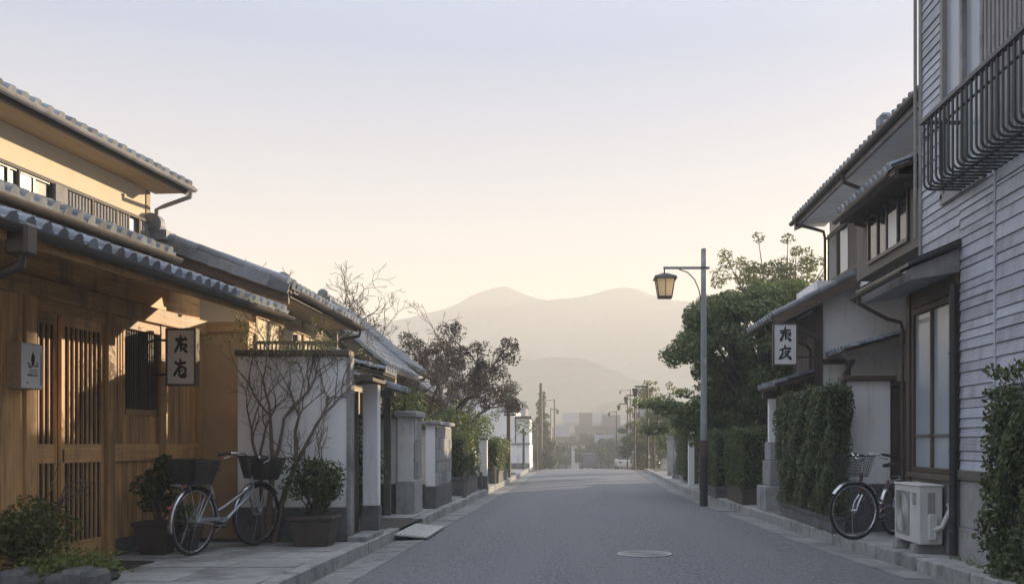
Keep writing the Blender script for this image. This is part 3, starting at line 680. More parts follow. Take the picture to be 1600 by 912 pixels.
pipe('downpipe', A, [(-0.235, 2.30, UE - .07), (-0.235, 2.30, UE - .13), (-0.60, 2.34, UE - .23), (-0.70, 2.34, UE - .27), (-0.70, 2.34, ZL(3.4))], 0.026, 'grey_panel')
ridge(ur, (-3.6, T0, UE + 1.46), (-3.6, 2.44, UE + 1.46), 0.24, 0.2)

# --- single-storey wing with its gable towards the viewer
W = thing('tiled_wing', 'single-storey wing with round ridge-end tile and gable roof behind white garden wall', 'house', (-4.9, 14.7, PZ))
B('wall', 'cream_plaster', W, -6.6, -4.2, 13.25, 16.6, PZ, 3.32)
for y in (13.2, 14.35, 15.5, 16.56): B('post', 'pale_wood', W, -4.22, -4.17, y, y + 0.1, PZ, 3.3)
B('beam', 'pale_wood', W, -4.22, -4.165, 13.2, 16.66, 2.92, 3.02)
MB().prism([(-6.6, 3.32), (-4.2, 3.32), (-5.33, 3.72)], 'y', 13.26, 13.4).build('gable', 'dark_wood_crosswise', W)
GY0, GY1, GEX, GEZ, GRX, GRZ = 12.78, 16.75, -3.62, 3.22, -5.33, 3.84
wr = MB().hexa([(GRX, GY0, GRZ - .04), (GEX, GY0, GEZ - .04), (GEX, GY1, GEZ - .04), (GRX, GY1, GRZ - .04)], [(GRX, GY0, GRZ), (GEX, GY0, GEZ), (GEX, GY1, GEZ), (GRX, GY1, GRZ)]).build('roof', 'roof_board', W)
MB().hexa([(-7.0, GY0, 3.2), (GRX, GY0, GRZ - .04), (GRX, GY1, GRZ - .04), (-7.0, GY1, 3.2)], [(-7.0, GY0, 3.24), (GRX, GY0, GRZ), (GRX, GY1, GRZ), (-7.0, GY1, 3.24)]).build('rear_slope', 'roof_tile', wr)
roof_slope(wr, (GEX + .03, GY0, GEZ), (0, 1, 0), (-1, 0, 0), GY1 - GY0, GEX - GRX, math.atan2(GRZ - GEZ, GEX - GRX), tw=0.22, tl=0.26)
MB().hexa([(GRX - .02, GY0 - .04, GRZ - .22), (GEX, GY0 - .04, GEZ - .20), (GEX, GY0 + .02, GEZ - .20), (GRX - .02, GY0 + .02, GRZ - .22)], [(GRX - .02, GY0 - .04, GRZ + .0), (GEX, GY0 - .04, GEZ + .0), (GEX, GY0 + .02, GEZ + .0), (GRX - .02, GY0 + .02, GRZ + .0)]).build('barge_board', 'dark_wood_crosswise', wr)
ns = 7
for k in range(ns):   # verge cover tiles stepping down the slope
    t0, t1 = k / ns, (k + 1.06) / ns
    a = Vector((GRX + (GEX - GRX) * t0, GY0 - .075, GRZ + (GEZ - GRZ) * t0)); b = Vector((GRX + (GEX - GRX) * min(1.02, t1), GY0 - .075, GRZ + (GEZ - GRZ) * min(1.02, t1)))
    MB().bar(a + Vector((0, 0, -.025)), b + Vector((0, 0, -.018)), 0.05, 0.13).build('verge_tile', 'roof_tile', wr, bevel=0.008)
for j, yy in enumerate((GY0 - .02, GY0 + .2)):
    n_ = 6
    for k in range(n_):
        t0, t1 = k / n_, (k + 1.05) / n_
        a = Vector((GRX + (GEX - GRX) * t0, yy, GRZ + (GEZ - GRZ) * t0 + .07)); b = Vector((GRX + (GEX - GRX) * min(1, t1), yy, GRZ + (GEZ - GRZ) * min(1, t1) + .055))
        MB().tube([a, b], [0.072, 0.082], 10).build('verge_cap', 'roof_tile', wr, smooth=True)
ridge(wr, (GRX, GY0 + .02, GRZ + .0), (GRX, GY1, GRZ + .0), 0.2, 0.11)
onigawara(wr, (GRX + .04, GY0 - .09, GRZ + .15), 0.135, 0.16)
gutter('gutter', W, (GEX + .075, GY0 + .1, GEZ - .03), (GEX + .075, GY1 + .02, GEZ - .05), 0.055, 'brown_metal')
B('soffit', 'pale_wood', wr, -4.2, GEX - .04, GY0 + .03, GY1, GEZ - .085, GEZ - .06)
B('fascia', 'dark_wood_lengthwise', wr, GEX - .04, GEX + .015, GY0, GY1, GEZ - .12, GEZ - .042)
pipe('downpipe', W, [(GEX + .075, GY1 - .12, GEZ - .08), (GEX + .05, GY1 - .12, GEZ - .2), (-4.08, GY1 - .14, GEZ - .32), (-4.13, GY1 - .14, GEZ - .45), (-4.13, GY1 - .14, PZ)], 0.028)

# --- white garden wall standing across the forecourt
gw = thing('garden_wall', 'white plastered garden wall with dark coping behind the bicycle and bare tree', 'wall', (-3.35, 12.15, PZ))
B('plaster', 'white_plaster', gw, -4.03, -2.735, 12.08, 12.24, 0.53, 2.31, bevel=0.006)
B('plinth', 'dark_stone', gw, -4.04, -2.725, 12.06, 12.26, PZ, 0.53, bevel=0.008)
B('coping', 'dark_wood_crosswise', gw, -4.05, -2.705, 12.02, 12.30, 2.31, 2.385, bevel=0.01)
B('corner_trim', 'kerb_concrete', gw, -2.74, -2.69, 12.055, 12.245, PZ, 2.305, bevel=0.005)
B('doorstep', 'kerb_concrete', gw, -2.72, -2.50, 12.0, 13.1, 0.0, 0.19, bevel=0.01)
# --- gate beside it: plank door, white post, tiled cap
gt = thing('garden_gate', 'dark plank gate with white square post and small tiled roof beside garden wall', 'gate', (-2.75, 12.6, PZ))
for k in range(6): B('plank', 'dark_wood_upright', gt, -2.80, -2.765 + random.uniform(-.004, .004), 12.25 + k * 0.098, 12.25 + (k + 1) * 0.098 - 0.006, PZ + .04, 1.93, bevel=0.003)
B('gate_rail', 'dark_wood_lengthwise', gt, -2.83, -2.80, 12.25, 12.85, 0.5, 0.6); B('gate_rail', 'dark_wood_lengthwise', gt, -2.83, -2.80, 12.25, 12.85, 1.6, 1.7)
B('post', 'white_plaster', gt, -2.72, -2.53, 12.86, 13.04, 0.50, 2.03, bevel=0.006); B('post_base', 'dark_stone', gt, -2.735, -2.515, 12.845, 13.055, PZ - .06, 0.50, bevel=0.006)
B('lintel', 'dark_wood_lengthwise', gt, -2.86, -2.48, 12.3, 13.1, 2.03, 2.11, bevel=0.006)
gr = MB().hexa([(-2.95, 12.34, 2.26), (-2.36, 12.34, 2.11), (-2.36, 13.14, 2.11), (-2.95, 13.14, 2.26)], [(-2.95, 12.34, 2.29), (-2.36, 12.34, 2.14), (-2.36, 13.14, 2.14), (-2.95, 13.14, 2.29)]).build('gate_roof', 'roof_board', gt)
roof_slope(gr, (-2.34, 12.34, 2.145), (0, 1, 0), (-1, 0, 0), 0.8, 0.6, math.atan2(.15, .59), tw=0.16, tl=0.2)
MB().hexa([(-3.5, 12.34, 2.11), (-2.95, 12.34, 2.26), (-2.95, 13.14, 2.26), (-3.5, 13.14, 2.11)], [(-3.5, 12.34, 2.15), (-2.95, 12.34, 2.30), (-2.95, 13.14, 2.30), (-3.5, 13.14, 2.15)]).build('rear_slope', 'roof_tile', gr)
ridge(gr, (-2.95, 12.3, 2.28), (-2.95, 13.18, 2.28), 0.15, 0.05); onigawara(gr, (-2.95, 12.28, 2.38), 0.06, 0.08)
# --- lattice fence in the garden behind the wall
fe = thing('lattice_fence', 'low dark wooden lattice fence showing above the white wall coping', 'fence', (-3.6, 13.0, PZ))
for x in (-4.12, -3.60, -3.10): B('post', 'dark_wood_upright', fe, x - .03, x + .03, 12.98, 13.04, PZ, 2.66)
for z in (2.2, 2.42, 2.56): B('rail', 'dark_wood_crosswise', fe, -4.15, -3.07, 12.985, 13.02, z - .02, z + .02)
for k in range(20): B('slat', 'dark_wood_upright', fe, -4.10 + k * .05, -4.08 + k * .05, 12.97, 12.984, 2.0, 2.55)

# --- stained wall with coping and the stone-panelled pillar beyond the driveway
s1 = thing('stained_wall', 'stained plaster wall end with grey stone base beyond the driveway', 'wall', (-3.1, 16.9, PZ))
B('plaster', 'stained_plaster', s1, -3.75, -2.93, 16.66, 16.84, 0.62, 1.68)
B('plinth', 'dark_stone', s1, -3.78, -2.93, 16.63, 16.86, PZ, 0.62, bevel=0.006)
B('pillar', 'stained_plaster', s1, -2.95, -2.69, 16.60, 17.40, 0.66, 1.70, bevel=0.006); B('pillar_base', 'stone_grey', s1, -2.97, -2.665, 16.58, 17.42, PZ - .03, 0.66, bevel=0.008)
B('coping', 'dark_stone', s1, -3.80, -2.98, 16.55, 16.92, 1.68, 1.75, bevel=0.012); B('coping', 'stone_grey', s1, -2.99, -2.62, 16.52, 17.48, 1.70, 1.80, bevel=0.015)
for k, (z0, z1) in enumerate(((0.70, 0.95), (0.96, 1.30), (1.31, 1.66))):
    for y0, y1 in ((16.63, 16.95), (16.96, 17.37)): B('stone_panel', 'stone_grey', s1, -2.69, -2.672 + random.uniform(0, .008), y0, y1, z0, z1, bevel=0.004)
s2 = thing('panelled_wall', 'street wall faced with small grey stone panels and white end pillar', 'wall', (-2.7, 19.0, PZ))
B('plaster', 'stained_plaster', s2, -3.3, -2.70, 18.15, 18.3, 0.55, 1.52); B('plinth', 'dark_stone', s2, -3.3, -2.70, 18.13, 18.32, PZ, 0.55)
B('coping', 'dark_stone', s2, -3.35, -2.72, 18.05, 18.38, 1.52, 1.58, bevel=0.01)
B('pillar', 'white_plaster', s2, -2.70, -2.535, 18.0, 20.2, 0.52, 1.60, bevel=0.005); B('pillar_base', 'dark_stone', s2, -2.715, -2.515, 17.98, 20.22, PZ - .05, 0.52, bevel=0.006)
B('coping', 'stone_grey', s2, -2.76, -2.46, 17.92, 20.28, 1.60, 1.67, bevel=0.015)
for j in range(5):
    for k in range(6):
        z0 = 0.55 + j * 0.205; y0 = 18.03 + k * 0.36
        B('stone_panel', 'stone_grey', s2, -2.535, -2.519 + random.uniform(0, .010), y0, y0 + 0.35, z0, z0 + 0.195, bevel=0.004)

# --- hedges and posts along the left pavement
def hedge(name, label, x0, x1, y0, y1, z0, z1, dens=1100, size=0.055, mt='leaf_hedge', planter=None, group='clipped hedges along the street', faces='xXyZ', wob=0.045):
    h = thing(name, label, 'hedge', ((x0 + x1) / 2, (y0 + y1) / 2, PZ), group=group)
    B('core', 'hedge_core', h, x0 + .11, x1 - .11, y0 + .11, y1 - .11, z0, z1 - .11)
    P, N = box_surface(x0, x1, y0, y1, z0 + .02, z1, dens, 0.055, wob, faces)
    leaf_mesh('foliage', mt, P, N, size, h, aspect=0.55, flat=0.6)
    if planter:
        mb = MB(); mb.box(x0 + .06, x1 - .05, y0 + .05, y1 - .05, PZ - .02, z0); mb.build('planter', planter, h, bevel=0.012)
        B('planter_rim', planter, h, x0 + .04, x1 - .03, y0 + .03, y1 - .03, z0 - .05, z0 + .012, bevel=0.008)
    else:
        for k in range(5):
            xx = x0 + .2 + random.random() * (x1 - x0 - .4); yy = y0 + .15 + (y1 - y0 - .3) * k / 4
            MB().tube([(xx, yy, PZ - .05), (xx + .02, yy, z0 + .2)], [.03, .02], 6).build('stem', 'bark', h)
    return h
hedge('hedge', 'box hedge in dark planter just past the stone-panelled wall', -3.45, -2.40, 22.2, 24.7, 0.52, 1.47, planter='dark_stone')
hedge('hedge', 'box hedge between white marker post and dark trunk on left', -3.3, -2.24, 29.0, 33.0, 0.45, 1.37, planter='dark_stone', dens=700, size=.07)
wp = thing('white_post', 'weathered white gate post with dark base between two left hedges', 'post', (-2.42, 25.6, PZ))
B('shaft', 'stained_plaster', wp, -2.56, -2.30, 25.5, 25.76, 0.45, 1.36, bevel=.01); B('base', 'dark_stone', wp, -2.58, -2.28, 25.48, 25.78, PZ - .02, 0.45, bevel=.01); B('cap', 'stone_grey', wp, -2.60, -2.26, 25.46, 25.8, 1.36, 1.42, bevel=.012)
lw = thing('low_street_wall', 'low plaster wall with dark base between left hedges', 'wall', (-2.75, 27.2, PZ))
B('plaster', 'stained_plaster', lw, -2.95, -2.75, 25.9, 28.8, .4, 1.15); B('base', 'dark_stone', lw, -2.98, -2.72, 25.85, 28.85, PZ - .02, .4); B('coping', 'dark_stone', lw, -3.0, -2.7, 25.85, 28.85, 1.15, 1.21, bevel=.01)
for i, (x, y, h, lb) in enumerate(((-2.42, 21.6, 0.62, 'short wooden stake at the near corner of left planter hedge'), (-2.40, 25.0, 0.55, 'short stake at the far corner of left planter hedge'), (-2.36, 28.6, 0.6, 'short stake before the second left hedge'))):
    b = tag(MB().tube([(x, y, 0), (x, y, h), (x, y, h + .02)], [.045, .04, .02], 8).build('stake', 'grey_wood_upright'), lb, 'stake', 'stakes along left pavement')
# steel ramp plate over the gutter at the driveway
rp = thing('ramp_plate', 'ribbed pale metal ramp plate laid over the gutter at driveway', 'ramp', (-2.2, 14.5, 0.03))
MB().hexa([(-2.46, 13.62, .055), (-2.02, 13.62, .018), (-2.02, 15.35, .018), (-2.46, 15.35, .055)], [(-2.46, 13.62, .075), (-2.02, 13.62, .036), (-2.02, 15.35, .036), (-2.46, 15.35, .075)]).build('plate', 'ramp_metal', rp)
for k in range(9):
    x = -2.44 + k * .05; z = .076 - (x + 2.46) / .44 * .039
    MB().hexa([(x, 13.64, z), (x + .022, 13.64, z - .002), (x + .022, 15.33, z - .002), (x, 15.33, z)], [(x, 13.64, z + .008), (x + .022, 13.64, z + .006), (x + .022, 15.33, z + .006), (x, 15.33, z + .008)]).build('rib', 'ramp_metal', rp)
# ================================================================ houses further down on the left
def gable_house(name, label, x_wall, y0, y1, wall_z, eave_x, eave_z, ridge_x, ridge_z, wall_mt='cream_plaster', single=False, tw=0.24, side=-1, over=0.35, z0=PZ, ridge_h=.12, loc=None, back=None, windows=()):
    """house whose ridge runs along the street; side -1 stands on the left, +1 on the right"""
    h = thing(name, label, 'house', ((x_wall + ridge_x) / 2, (y0 + y1) / 2, z0))
    bx = back if back is not None else 2 * ridge_x - x_wall
    B('wall', wall_mt, h, x_wall, bx, y0, y1, z0, wall_z)
    MB().prism([(x_wall, wall_z), (bx, wall_z), (ridge_x, ridge_z - .12)], 'y', y0 + .01, y1 - .01).build('gable', wall_mt, h)
    ex2 = 2 * ridge_x - eave_x; a, b = y0 - over, y1 + over
    def slope(ex, nm, par):
        return MB().hexa([(ridge_x, a, ridge_z - .05), (ex, a, eave_z - .05), (ex, b, eave_z - .05), (ridge_x, b, ridge_z - .05)], [(ridge_x, a, ridge_z), (ex, a, eave_z), (ex, b, eave_z), (ridge_x, b, ridge_z)]).build(nm, 'roof_board', par)
    rf = slope(eave_x, 'roof', h); slope(ex2, 'rear_slope', rf)
    roof_slope(rf, (eave_x - side * .03, a, eave_z), (0, 1, 0), (side, 0, 0), b - a, abs(ridge_x - eave_x), math.atan2(ridge_z - eave_z, abs(ridge_x - eave_x)), tw=tw, tl=.28, joined=not single)
    ridge(rf, (ridge_x, a - .03, ridge_z - .02), (ridge_x, b + .03, ridge_z - .02), .22, ridge_h); onigawara(rf, (ridge_x, a - .06, ridge_z + ridge_h), .11, .12)
    MB().hexa([(ridge_x, a - .03, ridge_z - .2), (eave_x, a - .03, eave_z - .17), (eave_x, a + .02, eave_z - .17), (ridge_x, a + .02, ridge_z - .2)], [(ridge_x, a - .03, ridge_z + .02), (eave_x, a - .03, eave_z + .03), (eave_x, a + .02, eave_z + .03), (ridge_x, a + .02, ridge_z + .02)]).build('barge_board', 'dark_wood_crosswise', rf)
    gutter('gutter', h, (eave_x - side * .06, a, eave_z - .03), (eave_x - side * .06, b, eave_z - .04), .05)
    for (wy0, wy1, wz0, wz1) in windows:
        w_ = B('window', 'frosted_glass', h, x_wall - side * .0, x_wall - side * .03, wy0, wy1, wz0, wz1)
        for yy in (wy0, (wy0 + wy1) / 2, wy1): B('window_frame', 'dark_wood_upright', w_, x_wall, x_wall - side * .05, yy - .025, yy + .025, wz0, wz1)
        for zz in (wz0, wz1): B('window_frame', 'dark_wood_lengthwise', w_, x_wall, x_wall - side * .055, wy0 - .025, wy1 + .025, zz - .025, zz + .025)
    return h
gable_house('tiled_house', 'low house with sunlit grey tile roof just beyond the white gate post', -4.1, 18.4, 21.3, 2.75, -3.45, 2.62, -5.2, 4.05, tw=.3, windows=((19.2, 20.6, 1.4, 2.2),))
gable_house('tiled_house', 'taller tiled house with stepped ridge beside the bare branching tree', -4.4, 22.4, 24.7, 3.05, -3.8, 2.95, -5.5, 4.35, tw=.3, windows=((22.9, 24.2, 1.4, 2.3),))
gable_house('tiled_house', 'long low tiled house behind the pruned brown-leaved trees', -4.7, 26.4, 31.0, 2.7, -4.1, 2.6, -5.9, 3.85, tw=.3, windows=((27, 28.6, 1.4, 2.2),))
gable_house('tiled_house', 'small tiled house with low ridge behind second left hedge', -4.4, 31.9, 34.8, 2.3, -3.8, 2.2, -5.4, 3.25, tw=.3)
# lean-to roof over the courtyard entrance between wing and next house
lt = thing('entrance_porch', 'small dark tiled porch roof on posts behind the white gate post', 'porch', (-3.5, 15.9, PZ))
for x, y in ((-3.05, 14.9), (-3.05, 16.3), (-4.0, 14.9), (-4.0, 16.3)): B('post', 'grey_wood_upright', lt, x - .05, x + .05, y - .05, y + .05, PZ, 2.12)
pr_ = MB().hexa([(-4.2, 14.6, 2.45), (-2.78, 14.6, 2.05), (-2.78, 16.55, 2.05), (-4.2, 16.55, 2.45)], [(-4.2, 14.6, 2.49), (-2.78, 14.6, 2.09), (-2.78, 16.55, 2.09), (-4.2, 16.55, 2.49)]).build('roof', 'roof_board', lt)
roof_slope(pr_, (-2.75, 14.6, 2.095), (0, 1, 0), (-1, 0, 0), 1.95, 1.44, math.atan2(.4, 1.42), tw=.2, tl=.26)
ridge(pr_, (-4.2, 14.55, 2.48), (-4.2, 16.6, 2.48), .18, .1); onigawara(pr_, (-4.2, 14.5, 2.58), .09, .1)
B('beam', 'grey_wood_lengthwise', lt, -3.1, -2.98, 14.65, 16.5, 2.0, 2.1)
# white gabled house catching the sun where the side street leaves, and the low wall before it
wh = gable_house('white_house', 'small white house with sunlit front at the far left corner', -3.3, 52.0, 58.0, 3.2, -2.95, 3.25, -5.4, 4.5, wall_mt='white_plaster', z0=-0.6, tw=.3, over=.25, windows=((53, 54.2, 1.2, 2.4), (55.5, 56.8, 1.2, 2.4)))
B('annexe', 'white_plaster', wh, -3.25, -2.55, 52.6, 55.2, -.5, 2.5); B('annexe_roof', 'town_roof', wh, -3.3, -2.45, 52.4, 55.4, 2.5, 2.62)
cw = thing('corner_wall', 'low white corner wall with grey base where side street turns off', 'wall', (-2.7, 46.2, 0))
B('plaster', 'white_plaster', cw, -3.35, -2.25, 46.0, 46.25, .35, 1.18); B('base', 'stone_grey', cw, -3.37, -2.23, 45.98, 46.27, -.1, .35); B('coping', 'stone_grey', cw, -3.4, -2.2, 45.95, 46.3, 1.18, 1.25)
B('plaster_return', 'white_plaster', cw, -2.45, -2.25, 46.26, 49.5, .1, 1.17)
for i, (y, x, hh, lb) in enumerate(((36.5, -5.6, 3.0, 'plain low roofed house behind the left hedges'), )):
    gable_house('tiled_house', 'third low house with dark tile roof before the side street', -5.2, 35.6, 38.0, 2.5, -4.8, 2.4, -6.4, 3.3, wall_mt='white_plaster')
# ================================================================ right side: grey boarded house with window guard
D = thing('boarded_house', 'tall grey-blue boarded house with black window guard at the right edge', 'house', (6.0, 8.0, PZ))
DX = 3.85; DY1 = 11.52
B('core_wall', 'grey_panel', D, DX + .05, 9.5, 2.0, DY1 - .02, PZ, 6.9)
# boards: two columns split by an upright joint, sparse irregular heights
def boards(y0, y1, z0, z1, hs):
    z = z0; k = 0
    while z < z1 - .02:
        h = min(random.choice(hs), z1 - z)
        t = random.uniform(-.003, .003)
        MB().hexa([(DX + .05, y0 + .004, z), (DX - .004 + t, y0 + .004, z), (DX - .004 + t, y1 - .004, z), (DX + .05, y1 - .004, z)],
                  [(DX + .05, y0 + .004, z + h - .007), (DX + .008 + t, y0 + .004, z + h - .007), (DX + .008 + t, y1 - .004, z + h - .007), (DX + .05, y1 - .004, z + h - .007)]).build('board', 'siding_board', D)
        z += h; k += 1
HS = (0.09, 0.10, 0.125, 0.095, 0.14)
boards(9.48, 10.36, 1.02, 3.70, HS); boards(7.6, 9.48, 1.02, 3.70, HS); boards(5.2, 7.6, 1.02, 3.70, HS)
boards(9.48, DY1, 3.70, 4.10, HS); boards(6.0, 9.48, 3.70, 4.10, HS)
boards(10.86, DY1, 4.10, 6.88, HS); boards(10.36, DY1, 3.35, 3.70, (.12, .14))
boards(4.0, 7.2, 4.10, 6.88, HS)
B('joint_strip', 'siding_board', D, DX - .012, DX + .02, 9.455, 9.495, 1.02, 4.1)
B('corner_trim', 'grey_panel', D, DX - .02, DX + .06, DY1 - .03, DY1 + .04, 3.3, 6.88)
MB().tube([(DX - .05, DY1 + .06, 3.6), (DX - .05, DY1 + .06, 6.9)], .02, 8).build('cable_pipe', 'grey_panel', D)
# lower storey base: panels and skirting rail
B('rail', 'grey_wood_lengthwise', D, DX - .03, DX + .05, 5.2, 10.40, .92, 1.02, bevel=.006)
for y0, y1 in ((5.2, 6.4), (6.4, 7.6), (7.6, 8.9), (8.9, 10.36), (10.45, 11.96)): B('base_panel', 'grey_panel', D, DX, DX + .06, y0 + .004, y1 - .004, .45 if y1 < 10.4 else PZ, .915, bevel=.004)
for y0, y1 in ((5.2, 7.6), (7.6, 10.36)): B('base_panel', 'grey_panel', D, DX - .015, DX + .06, y0 + .004, y1 - .004, PZ - .03, .445, bevel=.006)
# window bay under the canopy
B('bay_wall', 'grey_panel', D, DX + .06, 5.2, 10.3, 11.98, PZ, 3.3)
wn = B('window', 'frosted_glass', D, DX + .015, DX + .022, 10.55, 11.78, .99, 2.78)
for y, w_ in ((10.55, .05), (11.17, .045), (11.78, .05)): B('window_frame', 'dark_wood_upright', wn, DX - .02, DX + .03, y - w_ / 2, y + w_ / 2, .99, 2.78, bevel=.004)
for z, w_ in ((.99, .06), (2.78, .07)): B('window_frame', 'dark_wood_lengthwise', wn, DX - .024, DX + .03, 10.52, 11.81, z - w_ / 2, z + w_ / 2, bevel=.004)
B('window_frame', 'grey_wood_lengthwise', wn, DX - .005, DX + .028, 10.58, 11.75, 1.36, 1.385)
B('window_sill', 'dark_wood_lengthwise', wn, DX - .07, DX + .02, 10.48, 11.85, .90, .955, bevel=.006)
B('head_panel', 'dark_wood_lengthwise', D, DX - .006, DX + .06, 10.40, 11.95, 2.83, 3.2)
B('post', 'dark_wood_upright', D, DX - .03, DX + .07, 10.38, 10.47, .9, 3.0, bevel=.005); B('post', 'dark_wood_upright', D, DX - .03, DX + .07, 11.86, 11.99, PZ, 3.0, bevel=.005)
cn = MB().hexa([(DX, 10.36, 3.02), (3.36, 10.36, 2.94), (3.36, 12.2, 2.94), (DX, 12.2, 3.02)], [(DX, 10.36, 3.26), (3.36, 10.36, 3.06), (3.36, 12.2, 3.06), (DX, 12.2, 3.26)]).build('canopy', 'grey_panel', D)
MB().hexa([(DX, 10.30, 3.27), (3.31, 10.30, 3.065), (3.31, 12.26, 3.065), (DX, 12.26, 3.27)], [(DX, 10.30, 3.33), (3.31, 10.30, 3.10), (3.31, 12.26, 3.10), (DX, 12.26, 3.33)]).build('canopy_cover', 'dark_metal', cn, bevel=.006)
for k in range(10): MB().hexa(*[[(DX, 10.34 + k * .205, z), (3.31, 10.34 + k * .205, z - .23), (3.31, 10.36 + k * .205, z - .23), (DX, 10.36 + k * .205, z)] for z in (3.335, 3.355)]).build('canopy_seam', 'dark_metal', cn)
gutter('gutter', D, (3.27, 10.33, 3.03), (3.27, 12.28, 3.02), .04)
pipe('downpipe', D, [(3.27, 12.0, 2.99), (3.27, 12.0, 2.92), (3.62, 12.03, 2.74), (3.78, 12.03, 2.70), (3.80, 12.03, 2.6), (3.80, 12.03, PZ)], .022)
pipe('downpipe', D, [(DX - .06, 10.38, 2.9), (DX - .06, 10.38, .75), (DX - .06, 10.38, PZ + .02)], .04, 'dark_metal')
for z in (.4, 1.2, 2.2): MB().torus((DX - .06, 10.38, z), .043, .008, (0, 0, 1), 14, 5).build('pipe_clip', 'dark_metal', D)
# upper window with its bar guard
wn = B('window', 'frosted_glass', D, DX + .02, DX + .03, 9.78, 10.78, 3.9, 6.2)
for y in (9.74, 10.26, 10.82): B('window_frame', 'grey_panel', wn, DX - .03, DX + .05, y - .035, y + .035, 3.85, 6.25, bevel=.005)
B('window_frame', 'grey_panel', wn, DX - .03, DX + .05, 9.7, 10.86, 3.80, 3.9)
sh = B('shutter', 'grey_panel', D, DX - .01, DX + .03, 7.25, 9.70, 3.9, 6.2)
for k in range(26): B('shutter_rib', 'grey_panel', sh, DX - .024, DX - .01, 7.28 + k * .094, 7.33 + k * .094, 3.9, 6.2)
GX, GZ0, GZ1 = 3.45, 3.80, 4.50
gd = MB().bar((GX, 6.2, GZ1), (GX, 10.30, GZ1), .06, .05).build('window_guard', 'guard_metal', D, bevel=.006)
MB().bar((GX, 10.28, GZ1), (DX + .02, 10.28, GZ1), .04, .03).build('guard_rail', 'guard_metal', gd)
MB().bar((GX + .02, 6.2, GZ1 - .16), (GX + .02, 10.29, GZ1 - .16), .018, .018).build('guard_rail', 'guard_metal', gd)
MB().bar((GX + .17, 6.2, GZ0 + .035), (GX + .17, 10.28, GZ0 + .035), .03, .018).build('guard_rail', 'guard_metal', gd)
bar_me = None
y = 10.24
while y > 6.25:
    if bar_me is None:
        pts = [(0, 0, GZ1 - .01), (0, 0, GZ0 + .085)]
        for k in range(1, 6):
            t = k / 5 * math.pi / 2; pts.append((.065 - .065 * math.cos(t), 0, GZ0 + .085 - .065 * math.sin(t)))
        pts.append((DX - GX + .01, 0, GZ0 + .02)); bar_me = MB().tube(pts, .0125, 8).mesh('guard_bar', 'guard_metal', True)
    o = link('guard_bar', bar_me, gd); o.location = Vector((GX, y, 0)) - Vector((6.0, 8.0, PZ)); y -= .112
for k in range(3):
    x = GX + .08 + k * .11
    MB().tube([(x, 10.28, GZ1), (x, 10.28, GZ0 + .02)], .0115, 8).build('guard_bar', 'guard_metal', gd, smooth=True)
# roof above the frame
rf = MB().hexa([(3.5, 1.5, 6.9), (10.2, 1.5, 6.9), (10.2, 11.9, 6.9), (3.5, 11.9, 6.9)], [(3.5, 1.5, 7.02), (10.2, 1.5, 7.02), (10.2, 11.9, 7.02), (3.5, 11.9, 7.02)]).build('roof', 'town_roof', D)

# ================================================================ white plastered house beyond it
C = thing('plaster_house', 'two-storey white plastered house with tiled eaves behind the ivy hedge on the right', 'house', (6.5, 15.8, PZ))
CX, UX, FY = 3.98, 4.62, 17.15
B('lower_wall', 'white_plaster', C, CX, 9.0, FY, 18.75, PZ, 4.0)
B('court_wall', 'white_plaster', C, 5.7, 9.0, 12.3, FY - .004, PZ, 3.7)
B('upper_wall', 'white_plaster', C, UX, 9.0, 12.3, 18.9, 3.72, 5.5)
B('floor_edge', 'dark_wood_lengthwise', C, UX - .03, UX + .1, 12.3, FY - .01, 3.62, 3.74)
B('corner_post', 'dark_wood_upright', C, CX - .05, CX + .09, FY - .05, FY + .10, PZ, 3.62); B('corner_post', 'dark_wood_upright', C, CX - .04, CX + .06, 18.68, 18.80, PZ, 3.6)
for k in range(9): B('side_board', 'grey_wood_upright', C, CX - .03 + random.uniform(0, .006), CX - .004, FY + .11 + k * .172, FY + .11 + k * .172 + .166, 1.9, 3.5)
B('wall_crack_batten', 'grey_wood_crosswise', C, CX + .10, 4.6, FY - .03, FY - .005, 2.60, 2.68); B('wall_post', 'grey_wood_upright', C, 4.46, 4.54, FY - .035, FY - .004, 2.0, 2.60)
# lean-to roof whose end faces the viewer
a, b = 16.85, 19.3; EX0, EZ0, TX, TZ = 3.20, 3.34, 4.78, 4.14
lo = MB().hexa([(TX, a, TZ - .05), (EX0, a, EZ0 - .05), (EX0, b, EZ0 - .05), (TX, b, TZ - .05)], [(TX, a, TZ), (EX0, a, EZ0), (EX0, b, EZ0), (TX, b, TZ)]).build('lower_roof', 'roof_board', C)
roof_slope(lo, (EX0 - .03, a, EZ0 + .005), (0, 1, 0), (1, 0, 0), b - a, TX - EX0, math.atan2(TZ - EZ0, TX - EX0), tw=.22, tl=.27)
MB().hexa([(TX, a - .04, TZ - .17), (EX0, a - .04, EZ0 - .15), (EX0, a + .03, EZ0 - .15), (TX, a + .03, TZ - .17)], [(TX, a - .04, TZ + .0), (EX0, a - .04, EZ0 + .0), (EX0, a + .03, EZ0 + .0), (TX, a + .03, TZ + .0)]).build('barge_board', 'dark_wood_crosswise', lo)
for k in range(6):
    t0, t1 = k / 6, min(1, (k + 1.06) / 6); p_ = Vector((EX0 - .02 + (TX - EX0) * t0, a + .02, EZ0 + .04 + (TZ - EZ0) * t0)); q_ = Vector((EX0 - .02 + (TX - EX0) * t1, a + .02, EZ0 + .04 + (TZ - EZ0) * t1))
    MB().tube([p_, q_], [.066, .056], 10).build('verge_cap', 'roof_tile', lo, smooth=True)
for k in range(4): MB().bar((CX, a + .45 + k * .6, EZ0 + .25), (EX0 + .1, a + .45 + k * .6, EZ0 - .10), .06, .07).build('rafter', 'dark_wood_crosswise', lo)
MB().bar((CX + .02, a + .1, 3.0), (EX0 + .25, a + .1, 3.26), .07, .08).build('bracket', 'dark_wood_crosswise', lo)
